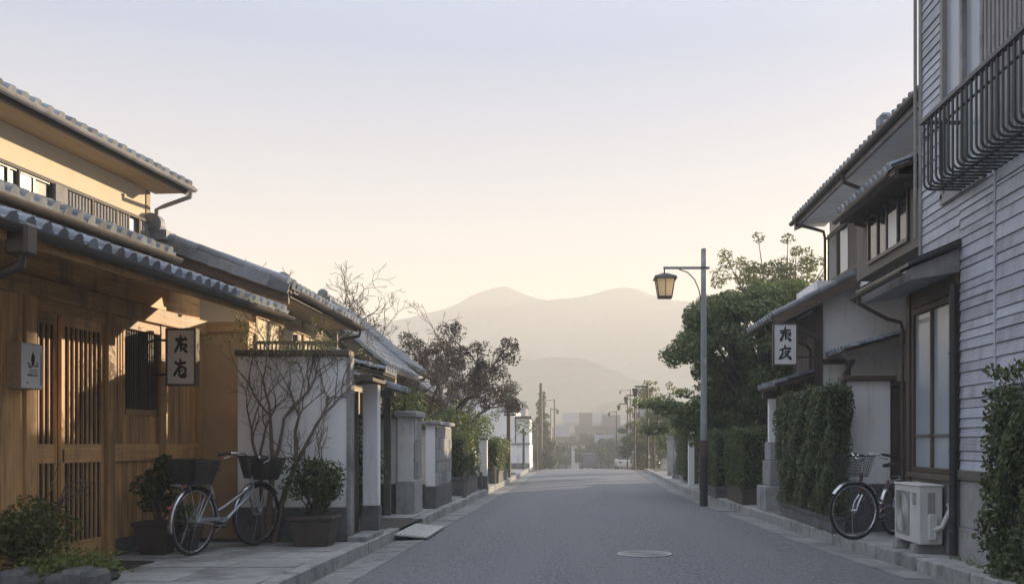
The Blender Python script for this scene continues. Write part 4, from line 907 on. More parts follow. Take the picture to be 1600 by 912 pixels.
gutter('gutter', C, (EX0 - .06, a, EZ0 - .02), (EX0 - .06, b, EZ0 - .04), .05)
pipe('downpipe', C, [(EX0 - .06, 17.25, EZ0 - .06), (EX0 - .04, 17.25, EZ0 - .18), (3.80, 17.2, EZ0 - .42), (3.88, 17.2, EZ0 - .5), (3.88, 17.2, PZ)], .03)
# small side roof over the court entrance
pe = MB().hexa([(5.65, 15.95, 3.10), (4.16, 15.95, 2.68), (4.16, FY - .01, 2.68), (5.65, FY - .01, 3.10)], [(5.65, 15.95, 3.14), (4.16, 15.95, 2.72), (4.16, FY - .01, 2.72), (5.65, FY - .01, 3.14)]).build('entrance_roof', 'roof_board', C)
roof_slope(pe, (4.13, 15.95, 2.725), (0, 1, 0), (1, 0, 0), FY - 15.96, 1.5, math.atan2(.42, 1.49), tw=.2, tl=.13)
MB().hexa([(5.65, 15.91, 2.98), (4.16, 15.91, 2.56), (4.16, 15.97, 2.56), (5.65, 15.97, 2.98)], [(5.65, 15.91, 3.11), (4.16, 15.91, 2.69), (4.16, 15.97, 2.69), (5.65, 15.97, 3.11)]).build('barge_board', 'grey_wood_crosswise', pe)
MB().bar((4.35, FY, 2.25), (4.3, 16.05, 2.60), .06, .06).build('bracket', 'dark_wood_lengthwise', pe)
gutter('gutter', C, (4.10, 15.9, 2.68), (4.10, FY, 2.67), .04)
B('court_shutter', 'grey_wood_upright', C, 4.75, 5.65, FY - .05, FY - .006, .4, 2.3)
# main roof
a, b = 11.62, 19.3; EX, EZ2, RX, RZ = 4.06, 5.45, 7.3, 6.75
mr = MB().hexa([(RX, a, RZ - .05), (EX, a, EZ2 - .05), (EX, b, EZ2 - .05), (RX, b, RZ - .05)], [(RX, a, RZ), (EX, a, EZ2), (EX, b, EZ2), (RX, b, RZ)]).build('upper_roof', 'roof_board', C)
MB().hexa([(RX, a, RZ - .05), (10.4, a, EZ2 - .05), (10.4, b, EZ2 - .05), (RX, b, RZ - .05)], [(RX, a, RZ), (10.4, a, EZ2), (10.4, b, EZ2), (RX, b, RZ)]).build('rear_slope', 'roof_tile', mr)
roof_slope(mr, (EX - .03, a, EZ2 + .005), (0, 1, 0), (1, 0, 0), b - a, RX - EX, math.atan2(RZ - EZ2, RX - EX), tw=.22, tl=.27, rows=2)
ridge(mr, (RX, a, RZ), (RX, b, RZ), .24, .2)
B('soffit', 'white_plaster', mr, EX + .06, UX, a, b, EZ2 - .10, EZ2 - .07); B('fascia', 'grey_panel', mr, EX, EX + .05, a, b, EZ2 - .14, EZ2 - .052)
MB().hexa([(RX, b - .02, RZ - .2), (EX, b - .02, EZ2 - .17), (EX, b + .04, EZ2 - .17), (RX, b + .04, RZ - .2)], [(RX, b - .02, RZ + .03), (EX, b - .02, EZ2 + .03), (EX, b + .04, EZ2 + .03), (RX, b + .04, RZ + .03)]).build('barge_board', 'grey_panel', mr)
MB().prism([(UX, 5.5), (9.0, 5.5), (RX, RZ - .15)], 'y', 12.4, 18.88).build('gable', 'white_plaster', C)
gutter('gutter', C, (EX - .06, a, EZ2 - .02), (EX - .06, b + .02, EZ2 - .04), .05, 'brown_metal')
pipe('downpipe', C, [(EX - .06, 18.9, EZ2 - .08), (EX - .06, 18.9, EZ2 - .14), (4.35, 18.92, EZ2 - .22), (4.52, 18.93, EZ2 - .27), (4.55, 18.93, EZ2 - .4), (4.55, 18.93, 4.2)], .03)
pipe('downpipe', C, [(EX - .06, 15.6, EZ2 - .08), (EX - .02, 15.6, EZ2 - .2), (4.45, 15.6, EZ2 - .36), (4.53, 15.6, EZ2 - .45), (4.53, 15.6, 4.0)], .03)
# descending ridge with its end tile part-way along the roof
dr = Vector((RX - EX, 0, RZ - EZ2)).normalized(); p0_ = Vector((EX + .02, 13.75, EZ2 + .09))
for k in range(6): MB().tube([p0_ + dr * (k * .3), p0_ + dr * (k * .3 + .31)], [.10, .085], 10).build('descending_ridge', 'roof_tile', mr, smooth=True)
MB().box(EX - .05, EX + .12, 13.62, 13.88, EZ2 + .03, EZ2 + .24).build('ridge_end', 'roof_tile', mr, bevel=.04)
# upper windows and the projecting bay
wn = B('window', 'dark_glass', C, UX - .02, UX - .005, 16.75, 18.2, 4.22, 5.02)
B('pale_pane', 'frosted_glass', wn, UX - .024, UX - .021, 17.45, 17.95, 4.22, 4.98)
for y in (16.75, 17.4, 18.2, 18.85): B('window_frame', 'grey_wood_upright', wn, UX - .05, UX, y - .035, y + .035, 4.2, 5.06)
for z in (4.20, 5.06): B('window_frame', 'grey_wood_lengthwise', wn, UX - .055, UX, 16.7, 18.9, z - .035, z + .035)
B('shutter', 'grey_wood_upright', wn, UX - .045, UX - .01, 16.78, 17.36, 4.24, 5.02); B('shutter_panel', 'grey_panel', wn, UX - .03, UX - .002, 18.24, 18.82, 4.24, 5.02)
bay = B('bay', 'grey_wood_upright', C, 4.16, UX, 12.5, 15.35, 3.70, 4.72)
bw = B('window', 'dark_glass', bay, 4.145, 4.158, 12.9, 14.65, 3.86, 4.5)
B('pale_pane', 'sign_white', bw, 4.139, 4.143, 13.35, 13.72, 3.88, 4.34)  # white sheet over the glass, painting the pane's bright reflection
for y in (12.9, 13.3, 13.78, 14.2, 14.65): B('window_frame', 'dark_metal', bw, 4.125, 4.15, y - .025, y + .025, 3.84, 4.52)
for z in (3.85, 4.51): B('window_frame', 'dark_metal', bw, 4.12, 4.15, 12.88, 14.68, z - .025, z + .025)
br = MB().hexa([(UX, 12.4, 4.92), (3.82, 12.4, 4.58), (3.82, 15.0, 4.58), (UX, 15.0, 4.92)], [(UX, 12.4, 4.96), (3.82, 12.4, 4.62), (3.82, 15.0, 4.62), (UX, 15.0, 4.96)]).build('bay_roof', 'roof_board', C)
roof_slope(br, (3.79, 12.4, 4.625), (0, 1, 0), (1, 0, 0), 2.6, .82, math.atan2(.34, .8), tw=.2, tl=.27)
B('soffit', 'dark_wood_lengthwise', br, 3.86, 4.16, 12.4, 15.0, 4.5, 4.54); B('fascia', 'dark_wood_lengthwise', br, 3.82, 3.87, 12.4, 15.0, 4.48, 4.58)
gutter('gutter', C, (3.76, 12.4, 4.55), (3.76, 15.05, 4.53), .045)
for y in (12.6, 13.4, 14.2, 14.9): MB().bar((UX, y, 4.3), (4.0, y, 4.48), .05, .05).build('bracket', 'dark_wood_crosswise', br)
# --- frontal garden wall and plank door in the recess
rw = thing('recess_wall', 'white plastered wall panel with dark coping behind the right bicycle', 'wall', (3.8, 13.5, PZ))
B('plaster', 'white_plaster', rw, 3.50, 4.08, 13.42, 13.56, .75, 2.10, bevel=.006); B('plinth', 'dark_stone', rw, 3.49, 4.09, 13.40, 13.58, PZ, .75, bevel=.006); B('coping', 'dark_wood_crosswise', rw, 3.44, 4.14, 13.34, 13.64, 2.10, 2.17, bevel=.01)
B('post', 'grey_wood_upright', rw, 3.42, 3.50, 13.40, 13.52, PZ, 2.10)
pd = thing('plank_door', 'dark plank side door between white recess wall and boarded house', 'door', (4.24, 13.5, PZ))
for k in range(3): B('plank', 'dark_wood_upright', pd, 4.10 + k * .098, 4.10 + k * .098 + .092, 13.46 + random.uniform(0, .006), 13.51, PZ + .02, 2.02, bevel=.003)
B('door_head', 'dark_wood_crosswise', pd, 4.09, 4.40, 13.44, 13.53, 2.025, 2.10)
# --- long ivy hedge on stone kerbing, clipped hedges beyond
h = hedge('ivy_hedge', 'tall dense ivy hedge on low stone base beside the right bicycle', 3.17, 3.46, 13.05, 16.5, .34, 2.02, dens=2300, size=.055, mt='leaf_ivy', planter='dark_stone', group=None, wob=.06)
hedge('hedge', 'clipped hedge in brown planter nearest the stone gate steps, right', 2.97, 3.62, 19.0, 21.0, .42, 1.55, planter='pot_brown', dens=1200, size=.055)
hedge('hedge', 'clipped hedge right behind the street lamp post', 2.80, 3.5, 21.4, 24.4, .35, 1.55, planter='dark_stone', dens=900, size=.06)
hedge('hedge', 'slim dark hedge beyond the lamp post on the right', 2.95, 3.6, 29.0, 31.5, .3, 1.75, dens=600, size=.07)
# --- stone gate blocks beside the ivy hedge
sg = thing('stone_gate_steps', 'stepped pale stone gate blocks left of the ivy hedge', 'gatepost', (3.3, 18.0, PZ))
for i, (x0, x1, y0, y1, z0, z1) in enumerate(((3.12, 3.75, 17.2, 18.0, PZ - .02, .55), (3.22, 3.75, 17.3, 18.0, .555, .98), (3.24, 3.42, 17.4, 17.9, .985, 1.30), (3.45, 3.78, 17.4, 17.9, .985, 1.28), (3.75, 4.3, 17.3, 18.0, PZ, 1.1))):
    B('stone_block', 'stone_grey' if i != 1 else 'concrete', sg, x0, x1, y0, y1, z0, z1, bevel=.012)
gp = thing('roofed_gate', 'small tiled gate roof on white post behind ivy hedge', 'gate', (3.9, 18.4, PZ))
B('post', 'white_plaster', gp, 3.36, 3.48, 18.1, 18.25, PZ, 2.06); B('post', 'dark_wood_upright', gp, 3.8, 3.9, 18.1, 18.25, PZ, 2.34)
g2 = MB().hexa([(3.92, 17.0, 2.40), (3.28, 17.0, 2.20), (3.28, 18.6, 2.20), (3.92, 18.6, 2.40)], [(3.92, 17.0, 2.44), (3.28, 17.0, 2.24), (3.28, 18.6, 2.24), (3.92, 18.6, 2.44)]).build('roof', 'roof_board', gp)
roof_slope(g2, (3.25, 17.0, 2.245), (0, 1, 0), (1, 0, 0), 1.6, .65, math.atan2(.20, .64), tw=.2, tl=.26)
B('beam', 'dark_wood_crosswise', gp, 3.25, 3.92, 18.1, 18.22, 2.06, 2.19)
# --- house behind the round tree
gable_house('tiled_house', 'low dark-roofed house half hidden under the round tree', 5.0, 26.5, 33.0, 2.35, 4.2, 2.25, 7.2, 3.7, wall_mt='white_plaster', side=1, windows=((28, 30, 1.0, 1.9),))
pg = thing('side_porch', 'small tiled porch roof with white post under the round tree', 'porch', (3.6, 27.0, PZ))
B('post', 'white_plaster', pg, 3.3, 3.42, 25.8, 25.95, PZ, 1.9); B('post', 'dark_wood_upright', pg, 4.3, 4.42, 25.8, 25.95, PZ, 1.9)
g3 = MB().hexa([(4.6, 25.4, 2.3), (3.05, 25.4, 1.98), (3.05, 27.4, 1.98), (4.6, 27.4, 2.3)], [(4.6, 25.4, 2.34), (3.05, 25.4, 2.02), (3.05, 27.4, 2.02), (4.6, 27.4, 2.34)]).build('roof', 'roof_board', pg)
roof_slope(g3, (3.02, 25.4, 2.025), (0, 1, 0), (1, 0, 0), 2.0, 1.56, math.atan2(.32, 1.55), tw=.22, tl=.27, joined=True)
for i, (x, y, hh, ww, mt, lb) in enumerate(((3.05, 27.9, 1.5, .16, 'white_plaster', 'slim white gate pillar past the lamp post'), (3.2, 28.5, 1.6, .2, 'dark_wood_upright', 'dark wooden gate pillar next to slim white pillar'), (3.1, 25.1, .75, .3, 'stone_grey', 'squat grey stone block at the kerb past the lamp'), (3.15, 33.0, 1.3, .3, 'stone_grey', 'grey stone gate pillar farther down on the right'), (3.2, 35.3, 1.3, .3, 'stone_grey', 'last grey stone pillar before the right lane'))):
    p = thing('gate_pillar', lb, 'pillar', (x, y, PZ)); B('shaft', mt, p, x - ww / 2, x + ww / 2, y - ww / 2, y + ww / 2, PZ - .03, PZ + hh, bevel=.01); B('cap', 'stone_grey', p, x - ww / 2 - .03, x + ww / 2 + .03, y - ww / 2 - .03, y + ww / 2 + .03, PZ + hh, PZ + hh + .06, bevel=.01)
lw = thing('low_street_wall', 'low grey block wall along the right pavement past the hedges', 'wall', (3.3, 34, PZ))
for k in range(5): B('wall_block', 'stone_grey', lw, 3.2, 3.4, 31.7 + k * .25, 31.94 + k * .25, PZ - .02, .9, bevel=.01)

# hidden house added behind the round tree to keep a sun stripe off the road
gable_house('sun_block_house', 'plain cream house added out of sight behind the round tree to block low sun', 6.2, 19.7, 25.4, 4.0, 5.8, 3.95, 8.0, 4.9, wall_mt='cream_plaster', side=1, windows=((20.5, 22, 2.6, 3.5), (23, 24.5, 2.6, 3.5)))
# ================================================================ signs
CH = {
 'a1': [[(.45, .0, .10), (.48, .2, .14)], [(.08, .24, .13), (.45, .2, .10), (.92, .25, .10)], [(.78, .10, .06), (.90, .27, .16)], [(.15, .36, .09), (.70, .32, .08)], [(.38, .3, .12), (.24, .68, .14), (.04, .95, .15)], [(.5, .3, .13), (.50, .88, .15)], [(.55, .56, .09), (.88, .54, .11), (.95, .64, .12), (.70, .74, .08)], [(.60, .74, .10), (.92, .95, .18)], [(.26, .62, .08), (.66, .48, .08)]],
 'a2': [[(.5, .0, .12), (.52, .22, .14)], [(.15, .16, .14), (.3, .27, .12), (.88, .17, .13)], [(.58, .28, .13), (.34, .5, .12), (.05, .90, .14)], [(.3, .52, .10), (.72, .42, .10), (.92, .56, .14), (.84, .80, .11), (.62, .84, .08)], [(.44, .55, .12), (.42, .85, .13), (.56, .98, .13), (.90, .96, .13), (.97, .83, .08)], [(.55, .66, .07), (.72, .60, .07)]],
 'b1': [[(.5, .0, .12), (.48, .26, .12)], [(.08, .27, .10), (.45, .24, .10), (.92, .20, .12)], [(.12, .42, .10), (.62, .36, .09)], [(.38, .38, .12), (.28, .68, .14), (.12, .95, .20)], [(.56, .34, .11), (.54, .86, .13)], [(.66, .46, .09), (.95, .40, .12), (.92, .60, .12), (.68, .62, .08)], [(.70, .78, .10), (.94, .94, .20)], [(.30, .6, .08), (.50, .5, .08)]],
 'b2': [[(.5, .0, .13), (.5, .22, .13)], [(.08, .30, .10), (.5, .22, .11), (.96, .20, .13)], [(.32, .28, .11), (.30, .62, .13), (.05, .93, .16)], [(.05, .94, .12), (.36, .86, .12)], [(.48, .44, .08), (.92, .38, .10)], [(.86, .40, .11), (.62, .68, .12), (.40, .86, .09)], [(.50, .54, .10), (.74, .74, .13), (.96, .93, .20)]],
}
def brush(mb, stroke, to3, w=0.66):
    """flat tapered brush stroke with rounded ends; to3 maps (u, v) on the board to space"""
    pts = []
    for (a, b) in zip(stroke, stroke[1:]):
        for k in range(4): t = k / 4; pts.append(tuple(p + (q - p) * t for p, q in zip(a, b)))
    pts.append(stroke[-1]); n = len(pts); vs = []
    for i, (u, v, r) in enumerate(pts):
        du = pts[min(i + 1, n - 1)][0] - pts[max(i - 1, 0)][0]; dv = pts[min(i + 1, n - 1)][1] - pts[max(i - 1, 0)][1]
        L = math.hypot(du, dv) or 1; r *= w * (0.75 if i in (0, n - 1) else 1)
        vs.append(to3(u - dv / L * r, v + du / L * r)); vs.append(to3(u + dv / L * r, v - du / L * r))
    mb.add(vs, [(2 * i, 2 * i + 1, 2 * i + 3, 2 * i + 2) for i in range(n - 1)])
    for (u, v, r) in (pts[0], pts[-1]):
        r *= w * .85; ring = [to3(u + r * math.cos(t * math.pi / 4), v + r * math.sin(t * math.pi / 4)) for t in range(8)]
        mb.add(ring, [tuple(range(8))])
def sign(name, label, c, w_, h_, yaw, chars, bracket):
    """hanging box sign: c its centre, facing the viewer, turned by yaw degrees"""
    s = thing(name, label, 'sign', c, yaw, local=True, group='calligraphy box signs')
    t = .05; f = .022
    B('panel', 'sign_white', s, -w_ / 2 + f, w_ / 2 - f, -t + .012, t - .012, -h_ / 2 + f, h_ / 2 - f)
    for x in (-1, 1): B('frame', 'dark_wood_upright', s, x * (w_ / 2 - f), x * w_ / 2, -t, t, -h_ / 2, h_ / 2, bevel=.003)
    for z in (-1, 1): B('frame', 'dark_wood_crosswise', s, -w_ / 2 + f, w_ / 2 - f, -t, t, z * (h_ / 2 - f), z * h_ / 2, bevel=.003)
    for z in (.3, -.3): B('bracket', 'dark_metal', s, bracket[0], bracket[1], -.012, .012, z * h_ - .012, z * h_ + .012)
    y = -t + .0095
    for ch, (u0, u1, v0, v1) in chars:
        for i, st in enumerate(CH[ch]):
            if i == 0: mb = MB()
            yy = [y]
            brush(mb, st, lambda u, v, i=i: (-w_ / 2 + w_ * (u0 + (u1 - u0) * u), y - i * .0004, h_ / 2 - h_ * (v0 + (v1 - v0) * v)))
        mb.build('character', 'ink', s, fix=False)
    return s
cL = px(285, 558, 11.35); sign('hanging_sign', 'white box sign with brush lettering on the wooden house front', (cL.x, cL.y, cL.z), .345, .635, -3, [('a1', (.30, .72, .12, .42)), ('a2', (.26, .70, .54, .85))], (-.36, -.17))
cR = px(1226, 538, 16.75); sign('hanging_sign', 'bluish white box sign with brush lettering hanging right of the round tree', (cR.x, cR.y, cR.z), .40, .69, 2, [('b1', (.26, .74, .10, .42)), ('b2', (.24, .74, .53, .86))], (.20, .50))
# mailbox by the door with printed face
mbx = thing('mail_box', 'small white box with printed face fixed beside the lattice door', 'mailbox', (-4.81, 10.4, PZ), -5.5, local=True)
Y0, Y1, Z0, Z1 = -1.60, -1.30, 1.63, 2.03
B('body', 'pale_wood', mbx, .036, .165, Y0, Y1, Z0, Z1, bevel=.006); B('face', 'sign_white', mbx, .166, .176, Y0 + .006, Y1 - .006, Z0 + .006, Z1 - .006, bevel=.003)
def onface(u, v, lift=0): return (.1772 + lift, Y0 + (Y1 - Y0) * u, Z1 - (Z1 - Z0) * v)
mb = MB(); brush(mb, [(.52, .20, .04), (.53, .30, .16), (.52, .40, .15), (.50, .50, .05)], onface, .55); mb.build('printed_mark', 'ink', mbx, fix=False)
mb = MB()
for st in ([(.28, .44, .05), (.40, .50, .06)], [(.70, .42, .06), (.76, .46, .05)], [(.32, .53, .04), (.5, .51, .05)], [(.55, .48, .05), (.74, .50, .04)], [(.22, .87, .03), (.3, .86, .04)]): brush(mb, st, lambda u, v: onface(u, v, .0004), .5)
mb.build('printed_mark', 'grey_print', mbx, fix=False)
mb = MB()
for v in (.57, .605, .64): brush(mb, [(.34, v, .012), (.74, v + .01, .012)], lambda u, v: onface(u, v, .0006), .6)
brush(mb, [(.28, .695, .06), (.50, .70, .06)], lambda u, v: onface(u, v, .0006), .5); brush(mb, [(.50, .70, .035), (.74, .70, .035)], lambda u, v: onface(u, v, .0007), .5)
mb.build('printed_line', 'grey_print', mbx, fix=False)
mb = MB(); brush(mb, [(.90, .18, .05), (.90, .55, .07), (.89, .88, .08)], lambda u, v: onface(u, v, .0003), .5); mb.build('printed_stripe', 'blue_print', mbx, fix=False)

# ================================================================ street lamp
lp = thing('street_lamp', 'green-grey street lamp with square lantern on a side arm, black lower pole', 'street lamp', (2.53, 20.8, 0))
X, Yp = 2.53, 20.8
MB().tube([(X, Yp, -.05), (X, Yp, 1.33)], [.085, .078], 16).build('pole_base', 'pole_black', lp, smooth=True)
MB().tube([(X, Yp, 1.0), (X, Yp, 1.30)], [.0815, .0795], 16).build('rust_band', 'pole_rust', lp, smooth=True)
MB().tube([(X, Yp, 1.32), (X, Yp, 5.2)], [.068, .055], 16).build('pole', 'pole_paint', lp, smooth=True)
MB().tube([(X, Yp, 5.2), (X, Yp, 5.225)], [.06, .03], 12).build('pole_cap', 'dark_metal', lp)
MB().bar((X + .12, Yp, 4.83), (X - .82, Yp, 4.83), .05, .05).build('arm', 'pole_paint', lp, bevel=.005)
MB().torus((X, Yp, 4.83), .066, .016, (0, 0, 1), 16, 6).build('collar', 'dark_metal', lp)
MB().tube([(X - .06, Yp, 4.18), (X - .10, Yp, 4.40), (X - .19, Yp, 4.60), (X - .33, Yp, 4.74), (X - .5, Yp, 4.80)], .012, 8).build('brace', 'dark_metal', lp, smooth=True)
lx = X - .79; ln = MB().tube([(lx, Yp, 4.84), (lx, Yp, 4.70)], .022, 8).build('lantern', 'dark_metal', lp)
def sq(r, z): return [(lx - r, Yp - r, z), (lx + r, Yp - r, z), (lx + r, Yp + r, z), (lx - r, Yp + r, z)]
MB().hexa(sq(.235, 4.60), sq(.215, 4.645)).build('lantern_roof', 'dark_metal', ln); MB().hexa(sq(.215, 4.645), sq(.05, 4.72)).build('lantern_roof', 'dark_metal', ln)
MB().hexa(sq(.125, 4.245), sq(.175, 4.59)).build('lantern_glass', 'lantern_glass', ln); MB().hexa(sq(.14, 4.215), sq(.145, 4.245)).build('lantern_floor', 'dark_metal', ln)
for sx in (-1, 1):
    for sy in (-1, 1): MB().bar((lx + sx * .132, Yp + sy * .132, 4.235), (lx + sx * .186, Yp + sy * .186, 4.605), .022, .022, (1, 0, 0)).build('lantern_bar', 'dark_metal', ln)
MB().tube([(lx, Yp - .185, 4.60), (lx, Yp - .137, 4.24)], .008, 6).build('lantern_bar', 'dark_metal', ln)

# ================================================================ manhole, mat
mh = thing('manhole_cover', 'round iron manhole cover set in the asphalt', 'manhole cover', (.74, 11.6, .03))
mb = MB(); n = 40
for k in range(n):
    for r, z in ((.31, .0335), (.31, .0395), (.275, .0395), (.275, .034)):
        t = 2 * math.pi * k / n; mb.v.append((.74 + r * math.cos(t), 11.6 + r * math.sin(t), z))
for k in range(n):
    l = (k + 1) % n
    for j in range(3): mb.f.append((k * 4 + j, l * 4 + j, l * 4 + j + 1, k * 4 + j + 1))
mb.build('ring', 'road_paint', mh); MB().lathe([(.273, .032), (.273, .038), (.0, .0381)], 36, (.74, 11.6, 0)).build('lid', 'iron_cover', mh)
for k in range(7): MB().torus((.74, 11.6, .0385), .04 + k * .036, .004, (0, 0, 1), 28, 4).build('lid_ring', 'iron_cover', mh)
mt_ = thing('door_mat', 'brown ribbed rubber mat before the lattice door', 'mat', (-4.81, 10.4, PZ), -5.5, local=True)
B('base', 'pot_brown', mt_, .16, .74, -1.05, -.42, .006, .018)
for k in range(14): B('rib', 'rubber', mt_, .17 + k * .041, .185 + k * .041, -1.04, -.43, .018, .025)
for k in range(14): B('rib', 'pot_brown', mt_, .165, .735, -1.035 + k * .0455, -1.02 + k * .0455, .0181, .0235)

# ================================================================ air-conditioner unit
ac = thing('air_conditioner', 'white outdoor air-conditioner unit on concrete blocks beside boarded house', 'air conditioner', (3.68, 11.1, PZ))
x0, x1, y0, y1, z0, z1 = 3.55, 3.80, 10.70, 11.53, .225, .84
B('casing', 'ac_white', ac, x0, x1, y0, y1, z0, z1, bevel=.012); B('lid', 'ac_white', ac, x0 - .008, x1 + .008, y0 - .008, y1 + .008, z1 - .01, z1 + .014, bevel=.006)
gr_ = B('fan_grille', 'grey_panel', ac, x0 - .006, x0 - .0005, y0 + .30, y1 - .06, z0 + .07, z1 - .07, bevel=.003)
for k in range(12): MB().torus((x0 - .010, (y0 + .30 + y1 - .06) / 2, (z0 + z1) / 2), .03 + k * .0165, .0022, (1, 0, 0), 32, 4).build('grille_ring', 'ac_white', gr_)
for k in range(6): B('vent_slot', 'dark_stone', ac, x0 - .003, x0 - .0003, y0 + .08, y0 + .20, z1 - .09 - k * .022, z1 - .08 - k * .022)
B('valve_recess', 'grey_panel', ac, x0 + .09, x0 + .17, y0 - .004, y0 + .01, z1 - .30, z1 - .07, bevel=.003)
MB().prism([(x0 + .09, z0 + .05), (x0 + .17, z0 + .05), (x0 + .19, z0 + .30), (x0 + .15, z1 - .29), (x0 + .10, z1 - .29), (x0 + .09, z0 + .30)], 'y', y0 - .045, y0 - .003).build('valve_cover', 'ac_white', ac, bevel=.008)
for k in range(4): B('side_ridge', 'ac_white', ac, x0 + .015 + k * .0, x0 + .06, y0 - .003, y0, z0 + .08 + k * .12, z0 + .10 + k * .12)
MB().tube([(x0 + .15, y0 - .03, z0 + .16), (x0 + .22, y0 - .06, z0 + .19), (x1 + .0, y0 - .06, z0 + .26), (x1 + .07, y0 - .03, z0 + .38), (x1 + .06, y0 + .02, z0 + .42)], .026, 10).build('hose', 'ac_white', ac, smooth=True)
for y in (y0 + .08, y1 - .20): MB().hexa([(x0 - .05, y - .01, PZ), (x1 + .06, y - .01, PZ), (x1 + .06, y + .13, PZ), (x0 - .05, y + .13, PZ)], [(x0 - .03, y + .01, z0), (x1 + .04, y + .01, z0), (x1 + .04, y + .11, z0), (x0 - .03, y + .11, z0)]).build('support_block', 'concrete', ac, bevel=.008)

# ================================================================ bicycles
def bicycle(name, label, front, rear, paint, wheel=.345, steer=0.0, rear_basket=True, wire_front=False, lean=0.0):
    """city bicycle in its own frame: x forward, the rear hub over the origin"""
    f, r = Vector(front), Vector(rear); yaw = math.degrees(math.atan2(f.y - r.y, f.x - r.x)); wb = (f - r).length
    b = thing(name, label, 'bicycle', (r.x, r.y, PZ), 0, local=True, group='city bicycles leaning by the houses')
    b.rotation_euler = (R(lean), 0, R(yaw)); wr = wheel
    def make_wheel(c, ax):
        ax = Vector(ax).normalized(); wl = MB().torus(c, wr - .018, .019, ax, 44, 8).build('wheel', 'rubber', b, smooth=True)
        MB().torus(c, wr - .040, .011, ax, 44, 6).build('rim', 'steel', wl, smooth=True)
        c = Vector(c); MB().tube([c - ax * .045, c - ax * .03, c + ax * .03, c + ax * .045], [.018, .024, .024, .018], 10).build('hub', 'steel', wl, smooth=True)
        a = ax.orthogonal().normalized(); e = ax.cross(a); sp = MB()
        for k in range(28):
            t = 2 * math.pi * k / 28; t2 = t + (.35 if k % 2 else -.35); s_ = .03 if k % 4 < 2 else -.03
            sp.tube([c + ax * s_ + (a * math.cos(t2) + e * math.sin(t2)) * .022, c + (a * math.cos(t) + e * math.sin(t)) * (wr - .045)], .0016, 3, caps=False)
        sp.build('spokes', 'steel', wl)
        return wl
    st = R(steer); hub = Vector((wb, 0, wr)); head = Vector((wb - .10, 0, .80)); axd = Vector((.30, 0, -1)).normalized()
    rot = Matrix.Rotation(st, 3, (Vector((wb - .02, 0, wr)) - head).normalized() * -1)
    piv = head
    def S(p): return piv + rot @ (Vector(p) - piv)       # turned with the fork
    make_wheel((0, 0, wr), (0, 1, 0)); make_wheel(S(hub), rot @ Vector((0, 1, 0)))
    bb = Vector((wb * .40, 0, .285)); seat = Vector((wb * .235, 0, .72)); hl = Vector((wb - .115, 0, .60))
    fr = MB().tube([bb, seat + Vector((0, 0, -.02))], .0155, 10).build('frame', paint, b, smooth=True)
    MB().tube([bb, bb + Vector((.12, 0, .06)), hl], [.021, .021, .019], 10).build('down_tube', paint, fr, smooth=True)
    MB().tube([bb.lerp(seat, .35), bb.lerp(seat, .35) + Vector((.15, 0, .05)), hl + Vector((0, 0, .08))], .0135, 10).build('top_tube', paint, fr, smooth=True)
    MB().tube([hl - Vector((-.02, 0, .05)), head], .021, 10).build('head_tube', paint, fr, smooth=True)
    for s_ in (-1, 1):
        MB().tube([bb + Vector((0, s_ * .03, 0)), (0, s_ * .055, wr)], .009, 8).build('chain_stay', paint, fr, smooth=True)
        MB().tube([seat + Vector((0, s_ * .018, -.06)), (0, s_ * .055, wr)], .0075, 8).build('seat_stay', paint, fr, smooth=True)
        MB().tube([S(hl + Vector((.02, s_ * .03, -.06))), S((wb - .04, s_ * .045, .46)), S((wb, s_ * .045, wr))], [.012, .011, .008], 8).build('fork_blade', 'steel', fr, smooth=True)
    # fenders
    def fender(fn, a0, a1, nm):
        mb = MB(); n = 16; rr = wr + .022
        for k in range(n + 1):
            t = a0 + (a1 - a0) * k / n
            for w_, dz in ((-.030, -.012), (-.018, 0), (.018, 0), (.030, -.012)): mb.v.append(tuple(fn(((rr + dz) * math.cos(t), w_, (rr + dz) * math.sin(t)))))
        for k in range(n):
            for j in range(3): mb.f.append((k * 4 + j, k * 4 + j + 1, k * 4 + j + 5, k * 4 + j + 4))
        return mb.build(nm, 'steel', b, smooth=True, fix=False)
    fender(lambda p: Vector((0, 0, wr)) + Vector(p), R(10), R(195), 'rear_fender'); fender(lambda p: S(hub + Vector(p)), R(35), R(165), 'front_fender')
    # saddle, bars
    MB().tube([seat, seat + Vector((-.02, 0, .12))], .012, 8).build('seat_post', 'steel', b, smooth=True)
    sp_ = seat + Vector((-.03, 0, .15)); mb = MB(); prof = []
    for k in range(9):
        t = k / 8; x = -.13 + .28 * t; w_ = .10 * (1 - t) ** .7 + .022; prof.append((x, w_, .02 + .03 * (1 - t) ** 2))
    for x, w_, h_ in prof:
        for k in range(8):
            t = 2 * math.pi * k / 8; mb.v.append(tuple(sp_ + Vector((x, w_ * math.cos(t), h_ * .5 + .022 * math.sin(t)))))
    for i in range(8):
        for k in range(8): mb.f.append((i * 8 + k, i * 8 + (k + 1) % 8, i * 8 + 8 + (k + 1) % 8, i * 8 + 8 + k))
    mb.f.append(tuple(range(8))); mb.f.append(tuple(range(64, 72))); mb.build('saddle', 'grip', b, smooth=True)
    stem = head + Vector((-.03, 0, .14)); MB().tube([S(head - Vector((0, 0, .03))), S(stem), S(stem + Vector((.05, 0, .02)))], .0125, 8).build('stem', 'steel', b, smooth=True)
    hb = [Vector((-.16, -.29, .07)), Vector((-.06, -.27, .085)), Vector((.05, -.17, .09)), Vector((.06, -.06, .03)), Vector((.05, 0, .02)), Vector((.06, .06, .03)), Vector((.05, .17, .09)), Vector((-.06, .27, .085)), Vector((-.16, .29, .07))]
    MB().tube([S(stem + p) for p in hb], .011, 8).build('handlebar', 'steel', b, smooth=True)
